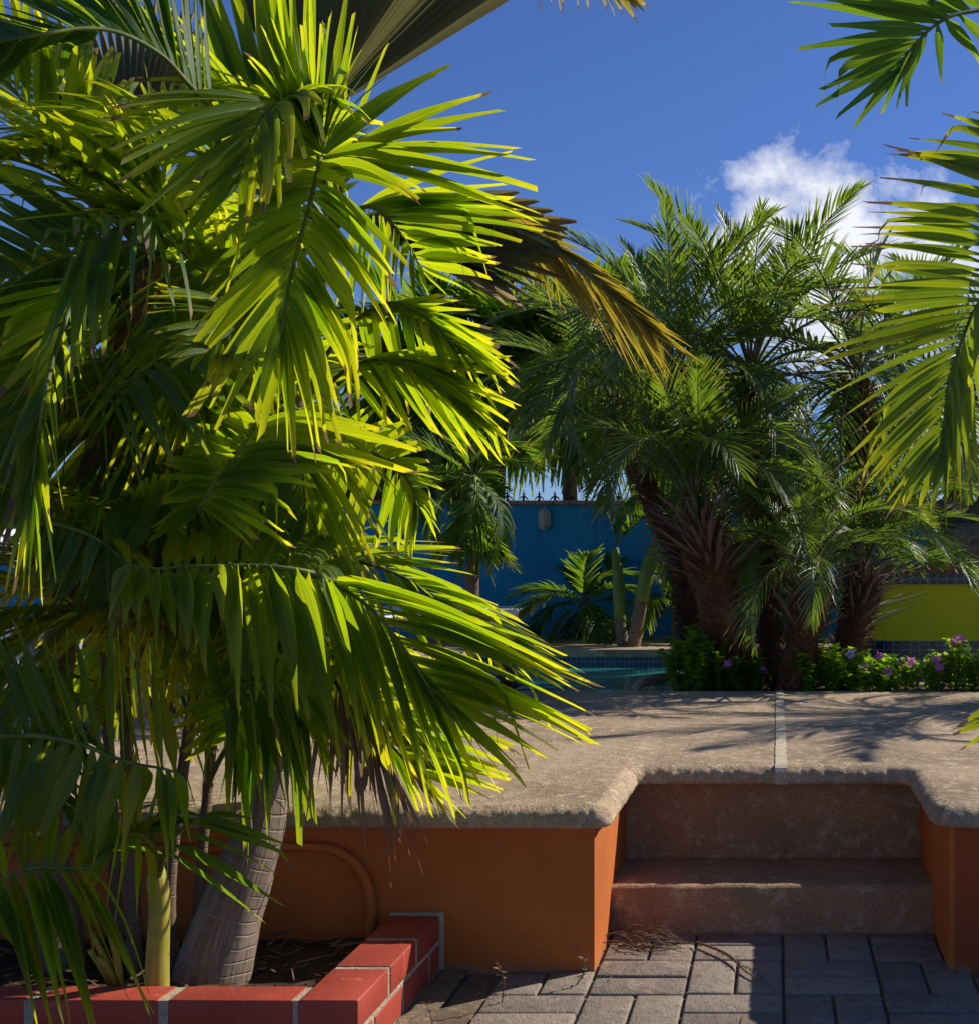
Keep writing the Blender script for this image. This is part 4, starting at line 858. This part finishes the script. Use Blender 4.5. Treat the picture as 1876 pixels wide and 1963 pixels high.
frond(p1, [(586, 1000, 3.15), (590, 1100, 2.95), (560, 1190, 2.8), (520, 1260, 2.72), (480, 1330, 2.7), (450, 1400, 2.7)],
  [D_(tips=[(700, 1180, 2.8), (690, 1270, 2.75), (650, 1340, 2.72), (600, 1420, 2.7), (540, 1480, 2.7), (470, 1510, 2.7)], t=(.2, 1), n=18, w=.038, lift=.08, jit=.05, dry=.25),
   D_(tips=[(440, 1150, 2.8), (390, 1230, 2.8), (350, 1300, 2.75), (330, 1380, 2.72), (370, 1470, 2.7)], t=(.2, 1), n=17, w=.038, lift=.08, jit=.05)], seed=53)
frond(p1, [(590, 900, 3.17), (560, 1060, 2.95), (600, 1180, 2.8), (650, 1280, 2.72), (700, 1370, 2.68), (760, 1440, 2.66), (800, 1480, 2.66)],
  [D_(tips=[(780, 1200, 2.75), (860, 1280, 2.7), (930, 1360, 2.68), (985, 1440, 2.65), (990, 1500, 2.64), (940, 1540, 2.64)], t=(.25, 1), n=19, w=.036, lift=.07, jit=.04, tb=.9),
   D_(tips=[(540, 1380, 2.75), (600, 1460, 2.7), (680, 1530, 2.68), (760, 1570, 2.66), (840, 1580, 2.66), (905, 1575, 2.65)], t=(.25, 1), n=19, w=.036, lift=.08, jit=.04, dry=.2, tb=.88)], seed=55)
frond(p2, [(105, 1300, 3.05), (60, 1280, 2.8), (20, 1300, 2.65), (40, 1380, 2.55), (80, 1470, 2.5), (110, 1540, 2.48)],
  [D_(tips=[(230, 1330, 2.6), (250, 1430, 2.55), (240, 1520, 2.5), (210, 1600, 2.48), (160, 1650, 2.48)], t=(.3, 1), n=12, w=.044, lift=.08, jit=.05, tipw=.15),
   D_(tips=[(-90, 1360, 2.6), (-60, 1470, 2.5), (-10, 1560, 2.5), (40, 1620, 2.48), (90, 1660, 2.48)], t=(.3, 1), n=12, w=.044, lift=.08, jit=.05, tipw=.15)], seed=56, mat=LEAFDK)
frond(p4, [(400, 1500, 3.0), (400, 1400, 2.85), (430, 1340, 2.7), (480, 1310, 2.62), (540, 1310, 2.58), (600, 1340, 2.55)],
  [D_(tips=[(360, 1230, 2.7), (430, 1180, 2.65), (520, 1170, 2.6), (620, 1200, 2.55), (680, 1260, 2.55)], t=(.3, 1), n=12, w=.046, lift=.05, jit=.05),
   D_(tips=[(380, 1500, 2.6), (450, 1540, 2.58), (520, 1560, 2.55), (590, 1550, 2.55), (660, 1500, 2.55), (700, 1420, 2.55)], t=(.3, 1), n=13, w=.050, lift=.10, jit=.05, tipw=.2)], seed=57)
frond(p4, [(215, 1560, 3.0), (200, 1460, 2.8), (170, 1400, 2.6), (120, 1370, 2.5), (60, 1370, 2.45), (0, 1400, 2.45)],
  [D_(tips=[(230, 1260, 2.6), (160, 1220, 2.55), (80, 1220, 2.5), (0, 1250, 2.5), (-60, 1320, 2.5)], t=(.3, 1), n=11, w=.038, lift=.04, jit=.06),
   D_(tips=[(270, 1540, 2.6), (210, 1570, 2.5), (140, 1580, 2.48), (60, 1570, 2.45), (-20, 1560, 2.45)], t=(.3, 1), n=11, w=.048, lift=.10, jit=.05, tipw=.15)], seed=58)
frond(p3, [(302, 1690, 2.66), (290, 1640, 2.6), (262, 1590, 2.5), (230, 1560, 2.42), (190, 1550, 2.38)],
  [D_(tips=[(330, 1480, 2.5), (280, 1440, 2.45), (220, 1440, 2.4), (160, 1470, 2.38)], t=(.3, 1), n=6, w=.046, lift=.06, jit=.04, tipw=.2),
   D_(tips=[(300, 1760, 2.45), (250, 1770, 2.42), (190, 1760, 2.38), (140, 1720, 2.36)], t=(.3, 1), n=6, w=.050, lift=.12, jit=.04, tipw=.15)], seed=59)
# filler crowns behind
crown(p1, P(590, 840, 3.2), LV, 12, 101, 75, -35, (.55, .7), az=(110, 300), keep=FGK)
crown(p5, P(640, 450, 3.2), LV, 10, 102, 80, -40, (.7, .9), az=(120, 330), keep=FGK)
crown(p2, P(290, 520, 3.1), LV, 12, 103, 85, -40, (.7, .9), az=(80, 290), keep=FGK)
crown(p4, P(380, 1250, 3.1), LV, 9, 104, 80, 25, (.5, .65), keep=FGK)
crown(p4, P(210, 1220, 3.0), LV, 8, 105, 80, 30, (.45, .6), keep=FGK)
crown(p6, P(-60, 1200, 3.0), LV, 5, 106, 80, 30, (.6, .7), keep=FGK)
crown(p5, P(560, 800, 3.3), LV, 8, 107, 60, -30, (.7, .85), az=(150, 330), keep=FGK)

# silver and coconut fronds above
pc = thing('fan_palm', 'grey leaved fan palm behind the clump, its pleated leaves against the sky', 'palm', (-2.6, 4.6, .45))
trunk_obj(pc, [Vector((-2.6, 4.6, .44)), Vector((-2.5, 4.55, 2.0)), P(385, 330, 4.5)], [.11, .09, .08], TRUNK, .06, .003, 16, .05)
def fan(palm, hub, arc_, n, mat, seed, split=.75, depth=.05, droop=.0, tip=.1):
    rng = random.Random(seed); H = P(*hub); A = [P(*p) for p in arc_]; mb = MB(); ns = 12
    tips = [crom(A, k/n) for k in range(n+1)]; R0 = rng.random()
    for k in range(n):
        a, b = tips[k], tips[k+1]; m_ = (a+b)/2; nr = (a-H).cross(b-H).normalized(); ln = rng.uniform(.93, 1.05); V = []; U = []; Fc = []
        for i in range(ns+1):
            q = i/ns*ln; sh = 1 if q < split else 1-(1-tip)*(q-split)/(ln-split+1e-4)
            c = H.lerp(m_, q); e = [c+((H.lerp(z, q))-c)*sh for z in (a, b)]
            dz = Vector((0, 0, -droop*q**3)); V += [e[0]+dz, c+nr*depth*q*(m_-H).length*.12*sh+dz, e[1]+dz]; U += [(0, q), (.5, q), (1, q)]
            if i: o = (i-1)*3; Fc += [(o, o+1, o+4, o+3), (o+1, o+2, o+5, o+4)]
        mb.add(V, Fc, U, (rng.random(), 0, .97+rng.uniform(-.03, .1), 1))
    o = mb.build('fan_leaf', mat, palm); sb = MB(); sb.tube([P(385, 330, 4.5), H.lerp(P(385, 330, 4.5), .5)+Vector((0, 0, .1)), H], [.018, .014, .012], seg=8); sb.build('stalk', STALKDK, o)
fan(pc, (600, 230, 4.2), [(1075, -60, 4.0), (1010, -250, 4.0), (850, -420, 4.0), (640, -480, 4.1), (430, -420, 4.2), (300, -260, 4.3)], 44, GREYL, 61, split=.8, depth=1.2)
fan(pc, (660, 420, 4.25), [(1000, 330, 4.2), (1090, 400, 4.0), (1080, 470, 3.9), (1030, 540, 3.9), (960, 560, 4.0)], 16, GREYL, 62, split=.7, depth=1.0, droop=.05)
fan(pc, (250, 330, 4.6), [(0, 230, 4.5), (-20, 80, 4.5), (60, 20, 4.5), (190, 0, 4.5), (320, 0, 4.5), (430, 60, 4.5), (480, 160, 4.5)], 40, GREYL, 63, split=.55, depth=1.2)
COCO = leafmat('yellowing_strands', (.13, .14, .03), (.20, .19, .05), (.34, .25, .05), tmul=(2.6, 2.2, .7), tr=.4, vein=.6)
frond(pc, [(385, 330, 4.5), (660, 420, 4.25), (780, 420, 4.2), (880, 420, 4.1), (960, 430, 4.0), (1050, 470, 3.95), (1140, 540, 3.9), (1230, 620, 3.9)],
  [D_(tips=[(980, 520, 4.2), (1060, 560, 4.1), (1150, 640, 4.0), (1210, 700, 4.0), (1260, 730, 3.95), (1310, 730, 3.9)], t=(.4, 1), n=54, w=.020, lift=.08, jit=.05, tipw=.1, tb=.9, dry=.35, face=.3),
   D_(tips=[(1010, 425, 3.95), (1060, 440, 3.95), (1130, 490, 3.95), (1210, 560, 3.9), (1290, 630, 3.9), (1345, 700, 3.9)], t=(.4, 1), n=54, w=.018, lift=.04, jit=.04, tipw=.1, tb=.9, dry=.3, face=.3)], mat=COCO, stalk=STALKDK, seed=32, r=(.016, .004))
frond(pc, [(385, 330, 4.5), (700, -140, 4.2), (960, -110, 4.0), (1120, -50, 3.9), (1215, -5, 3.9)],
  [D_(tips=[(1010, 10, 4.0), (1070, 35, 3.95), (1135, 22, 3.9), (1215, 38, 3.9), (1248, 14, 3.9)], t=(.5, 1), n=16, w=.018, lift=.02, jit=.05, tipw=.1, tb=.75, dry=.3)], mat=COCO, stalk=STALKDK, seed=31, r=(.014, .004))

# right hand palm, mostly outside the frame
pr = thing('palm_tree', 'palm standing outside the right edge, its fronds reaching into view', 'palm', (1.25, 3.3, DT))
trunk_obj(pr, [Vector((1.25, 3.32, DT-.01)), Vector((1.22, 3.3, 1.3)), Vector((1.15, 3.2, 2.1))], [.06, .055, .045], TRUNK, .035, .0015, 16, .05)
RH = (2340, 390, 3.2)
RH = (1490+1.15/3.2*F, HY-(2.15-CH)/3.2*F, 3.2)
frond(pr, [RH, (2150, 80, 3.1), (1980, 0, 3.0), (1880, 18, 2.9), (1829, 28, 2.85), (1796, 45, 2.82), (1766, 71, 2.8), (1738, 105, 2.8), (1722, 140, 2.8)],
  [D_(tips=[(1800, -80, 2.85), (1720, -40, 2.8), (1640, -15, 2.8), (1560, -12, 2.75), (1510, 8, 2.75), (1507, 78, 2.72), (1527, 130, 2.7), (1542, 185, 2.7), (1558, 208, 2.7), (1588, 236, 2.7)], t=(.35, .98), n=12, w=.031, lift=.02, jit=.008, tb=1.02, tipw=.3, roll=.2),
   D_(tips=[(1990, 180, 2.9), (1900, 130, 2.9), (1740, 190, 2.85), (1700, 230, 2.8), (1655, 238, 2.8), (1626, 257, 2.75)], t=(.45, 1), n=8, w=.026, lift=.03, jit=.01, tb=1.0, tipw=.3, roll=.3)], seed=41, mat=LEAFDK)
frond(pr, [RH, (2200, 260, 3.1), (2080, 230, 2.95), (1980, 260, 2.85), (1930, 330, 2.8), (1905, 410, 2.78), (1890, 500, 2.76), (1880, 580, 2.75)],
  [D_(tips=[(1772, 155, 2.8), (1766, 217, 2.8), (1722, 278, 2.8), (1684, 303, 2.75), (1712, 290, 2.75), (1648, 358, 2.75), (1665, 400, 2.75), (1600, 442, 2.75), (1650, 470, 2.75), (1582, 505, 2.75), (1560, 560, 2.75), (1555, 635, 2.75)], t=(.42, 1), n=24, w=.022, lift=.05, jit=.03, hook=.3, tb=.80, tipw=.14, roll=.5, face=.25),
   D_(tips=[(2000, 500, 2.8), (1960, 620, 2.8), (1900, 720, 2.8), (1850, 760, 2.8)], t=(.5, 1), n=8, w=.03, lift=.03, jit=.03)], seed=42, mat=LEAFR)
frond(pr, [RH, (2200, 400, 3.1), (2050, 440, 3.0), (1930, 520, 2.9), (1870, 590, 2.85), (1838, 670, 2.8), (1818, 737, 2.78), (1810, 821, 2.76), (1806, 880, 2.75)],
  [D_(tips=[(1600, 500, 2.8), (1570, 600, 2.75), (1525, 705, 2.75), (1520, 757, 2.75), (1590, 830, 2.75), (1597, 877, 2.75), (1615, 905, 2.73), (1637, 932, 2.73), (1650, 950, 2.73), (1682, 982, 2.73), (1704, 1000, 2.73), (1745, 1010, 2.73)], t=(.42, .98), n=28, w=.021, lift=.06, jit=.028, hook=.3, tb=.84, tipw=.16, roll=.5, face=.25),
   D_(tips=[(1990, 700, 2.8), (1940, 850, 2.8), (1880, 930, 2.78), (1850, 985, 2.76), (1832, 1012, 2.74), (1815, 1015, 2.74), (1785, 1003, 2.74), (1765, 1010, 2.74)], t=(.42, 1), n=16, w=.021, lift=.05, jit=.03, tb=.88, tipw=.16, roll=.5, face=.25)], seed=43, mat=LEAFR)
frond(pr, [(RH[0]-10, RH[1]+400, 3.2), (2150, 1150, 3.1), (2010, 1250, 3.0), (1950, 1330, 2.95), (1930, 1400, 2.9)],
  [D_(tips=[(1885, 1300, 2.9), (1858, 1347, 2.9), (1832, 1405, 2.9), (1828, 1415, 2.9), (1858, 1462, 2.9)], t=(.5, 1), n=6, w=.026, lift=.02, jit=.01, tb=.85, tipw=.2)], seed=44)
crown(pr, Vector((1.18, 3.25, 2.12)), LV, 7, 108, 70, -20, (.7, .8), az=(-80, -10))

# ================================================================ SMALL PLANTS
def bush(name, label, cat, c, rx, ry, h, n, lw, ll, mat, seed, group=None, stems=10, flowers=0, fmat=None, fr=.024, up=.5):
    rng = random.Random(seed); r = thing(name, label, cat, (c[0], c[1], c[2]), group); fb = MB(); sb = MB(); heads = []
    for k in range(stems):
        a = rng.uniform(0, 6.28); q = math.sqrt(rng.random()); hh = h*rng.uniform(.55, 1)*(1-.35*q*q)
        b = Vector((c[0]+.8*rx*q*math.cos(a), c[1]+.8*ry*q*math.sin(a), c[2])); t = Vector((c[0]+rx*q*math.cos(a), c[1]+ry*q*math.sin(a), c[2]+hh))
        t = t+Vector((rng.uniform(-.04, .04), rng.uniform(-.03, .02), 0)); m = (b+t)/2+Vector((rng.uniform(-.03, .03), rng.uniform(-.03, .03), hh*.1)); sb.tube([b, m, t], [.0022, .0018, .0012], n=5, seg=5); heads.append(t)
        for i in range(max(4, n//stems)):
            s = 1.03*((i+rng.random())/max(4, n//stems))**.8; p = crom([b, m, t], min(1, s)); a2 = rng.uniform(0, 6.28)
            d = Vector((math.cos(a2), math.sin(a2), rng.uniform(-.2, up))).normalized(); l = ll*rng.uniform(.6, 1.2)
            leaflet(fb, p, p+d*l*.5+Vector((0, 0, l*.12)), p+d*l, lw*1.35*rng.uniform(.8, 1.2), d.cross(Vector((0, 0, 1))), rng, ns=4, tipw=.12, fold=.12, tb=1.3, roll=rng.uniform(-.5, .5))
    sb.build('stems', SHAFT, r); fb.build('foliage', mat, r)
    for k in range(flowers):
        t = rng.choice(heads)+Vector((rng.uniform(-.03, .03), rng.uniform(-.05, .02), rng.uniform(-.01, .03))); mb = MB()
        nrm = Vector((rng.uniform(-.5, .5), -1, rng.uniform(.2, .9))).normalized(); x = nrm.orthogonal().normalized(); y = nrm.cross(x); a0 = rng.random()
        for i in range(5):
            a = a0+i*2*math.pi/5; d = x*math.cos(a)+y*math.sin(a)
            leaflet(mb, t, t+d*fr*.5, t+d*fr+nrm*fr*.1, fr*.95, nrm.cross(d), rng, ns=4, tipw=.7, fold=.03)
        mb.tube([t-nrm*fr*.8, t+nrm*.001], [.0015, .002], n=2, seg=5); mb.build('flower', fmat, r)
    return r
GB = .44
bush('shrub', 'bushy green shrub spilling over the bed edge beside the pool', 'shrub', (P(1335, 1320, 6.12).x, 6.12, GB), .19, .15, .34, 1500, .026, .036, SHRUB, 1, stems=46)
bush('shrub', 'taller thin leaved shrub behind the left one, at the shaggy trunk', 'shrub', (P(1365, 1320, 6.5).x, 6.5, GB), .16, .14, .42, 700, .016, .03, SHRUB, 2, stems=40)
bush('shrub', 'dark creeper around the foot of the leaning date palm', 'shrub', (P(1440, 1320, 6.07).x, 6.07, GB), .14, .08, .22, 500, .028, .036, LEAFDK, 3, stems=26, flowers=2, fmat=PINK)
bush('shrub', 'leafy creeper at the right foot of the straight trunked palm', 'shrub', (P(1568, 1320, 6.08).x, 6.1, GB), .16, .10, .30, 900, .034, .040, SHRUB, 4, stems=30)
bush('shrub', 'low shrub with violet flowers between the creeper and the pink flowers', 'shrub', (P(1632, 1320, 6.15).x, 6.17, GB), .13, .09, .24, 450, .026, .04, SHRUB, 5, stems=24, flowers=3, fmat=VIOLET)
for k, (x, y, h, nf, lab) in enumerate(((1665, 6.06, .17, 3, 'low pink periwinkle nearest the creeper'), (1722, 6.12, .20, 4, 'pink periwinkle in the middle of the row, next after the low one'),
      (1780, 6.1, .22, 5, 'pink periwinkle left of the tallest one, full of blooms'), (1836, 6.12, .29, 8, 'tallest pink periwinkle, with a bloom above the yellow wall foot'), (1895, 6.1, .24, 5, 'pink periwinkle cut by the right edge of the picture'))):
    bush('periwinkle', lab, 'flowering plant', (P(x, 1320, y).x, y, GB), .11, .08, h, 480, .022, .038, SHRUB, 20+k, 'pink periwinkles along the far terrace edge', stems=24, flowers=nf, fmat=PINK, up=.8)
# oyster plants: rosettes of stiff leaves, purple below
rng = random.Random(77); spots = [(-3.45+.27*i+rng.uniform(-.06, .06), 5.15+rng.uniform(0, .55)) for i in range(9)]+[(-3.3+.3*i+rng.uniform(-.06, .06), 5.6+rng.uniform(-.1, .2)) for i in range(7)]
mb = MB(); mb.bbox((-3.9, 4.95, .44), (-1.75, 5.9, .462), .008); tag(mb.build('soil', SOIL), kind='structure')
ros = []
for v in range(3):
    mb = MB()
    for k in range(26):
        a = k*2.4; el = math.radians(80-62*k/26+rng.uniform(-6, 6)); d = Vector((math.cos(a)*math.cos(el), math.sin(a)*math.cos(el), math.sin(el))); l = rng.uniform(.16, .24)
        leaflet(mb, Vector((0, 0, .01)), d*l*.55+Vector((0, 0, .02)), d*l+Vector((0, 0, -.02)), .034, d.cross(Vector((0, 0, 1))), rng, ns=5, tipw=.08, fold=.25, tb=1.2)
    ros.append(mb.mesh('oyster_plant', PURPLE))
for i, (x, y) in enumerate(spots):
    o = link('oyster_plant', ros[i % 3]); o.location = (x, y, .46); o.rotation_euler = (0, 0, rng.random()*6); s = rng.uniform(.85, 1.2); o.scale = (s, s, s)
    tag(o, 'spiky purple and green oyster plant in the bed behind the palm stems', 'plant', 'oyster plants in the bed on the terrace')

# ================================================================ LITTER
mb = MB(); rng = random.Random(5)
a, b = P(1330, 1805, 3.35), P(1480, 1905, 3.0); a.z = .012; b.z = .008
a = Vector((-.235, 3.37, .012)); b = Vector((-.015, 3.03, .01))
mb.tube([a, a.lerp(b, .35)+Vector((.02, .0, .004)), a.lerp(b, .7)+Vector((0, -.01, 0)), b], [.003, .0035, .0025, .001], n=26, seg=6, wob=.6)
for k in range(34):
    t = rng.uniform(.05, .85); p = a.lerp(b, t)+Vector((.006, 0, .003)); d = Vector((rng.uniform(-1, 1), rng.uniform(-1, 1), rng.uniform(0, .6)))*.012; mb.tube([p, p+d], [.0016, .0006], n=2, seg=4)
tag(mb.build('dry_twig', DRY), 'long dry flower stalk lying across the pavers below the steps', 'twig')
mb = MB()
for k in range(36):
    c = Vector((-.40+rng.uniform(-.07, .09), 3.36+rng.uniform(-.05, .05), .008)); an = rng.uniform(-.5, .5); l = rng.uniform(.03, .09); d = Vector((math.cos(an), math.sin(an)*.6, 0))*l
    mb.tube([c-d, c+Vector((0, rng.uniform(-.03, .03), rng.uniform(.0, .04))), c+d], [.0012, .0016, .001], n=7, seg=4)
tag(mb.build('litter', DRY), 'small heap of dry palm strings in the corner by the orange wall', 'litter', kind='stuff')
def weed(x, y, h, seed, label):
    rng = random.Random(seed); mb = MB(); b = Vector((x, y, 0)); t = b+Vector((rng.uniform(-.02, .02), 0, h)); m = b.lerp(t, .5)+Vector((.012, 0, 0)); mb.tube([b, m, t], [.0018, .0015, .0008], n=6, seg=5)
    for k in range(16):
        p = crom([b, m, t], rng.uniform(.1, 1)); d = Vector((rng.uniform(-1, 1), rng.uniform(-1, 1), rng.uniform(-.6, .6)))*.016; leaflet(mb, p, p+d*.5, p+d, .006, Vector((0, 1, .3)), rng, ns=3, tipw=.2)
    tag(mb.build('weed', DRY), label, 'weed', 'withered weeds in the paver joints')
weed(-.69, 2.94, .105, 1, 'tall withered weed in the pavers in front of the orange wall')
weed(-.525, 3.06, .075, 2, 'short withered weed nearest the corner of the orange wall')
weed(-.80, 2.70, .09, 3, 'withered weed beside the red brick edging')
mb = MB(); rng = random.Random(9)
for k in range(420):
    c = Vector((rng.uniform(-3, -1.06), rng.uniform(2.64, 3.14), .098+rng.uniform(0, .02))); an = rng.uniform(0, 6.28); l = rng.uniform(.01, .06); d = Vector((math.cos(an), math.sin(an), rng.uniform(-.2, .3)))*l
    leaflet(mb, c-d, c, c+d, rng.uniform(.003, .012), Vector((0, 0, 1)).cross(d), rng, ns=3, tipw=.2, roll=rng.uniform(-1, 1))
for k in range(70):
    c = Vector((rng.uniform(-2.2, 1.2), rng.uniform(3.2, 5.9), .4535)) if k < 45 else Vector((rng.uniform(-.8, 1.0), rng.uniform(2.5, 3.1), .004))
    if c.y < 3.8 and -.5 < c.x < .47 and c.z > .1: continue
    an = rng.uniform(0, 6.28); l = rng.uniform(.008, .035); d = Vector((math.cos(an), math.sin(an), 0))*l
    leaflet(mb, c-d, c+Vector((0, 0, .003)), c+d, rng.uniform(.002, .007), Vector((0, 0, 1)).cross(d), rng, ns=3, tipw=.2, roll=rng.uniform(-.3, .3))
tag(mb.build('leaf_litter', DRY), 'dry leaf scraps scattered over the planter soil, terrace and paving', 'leaf litter', kind='stuff')
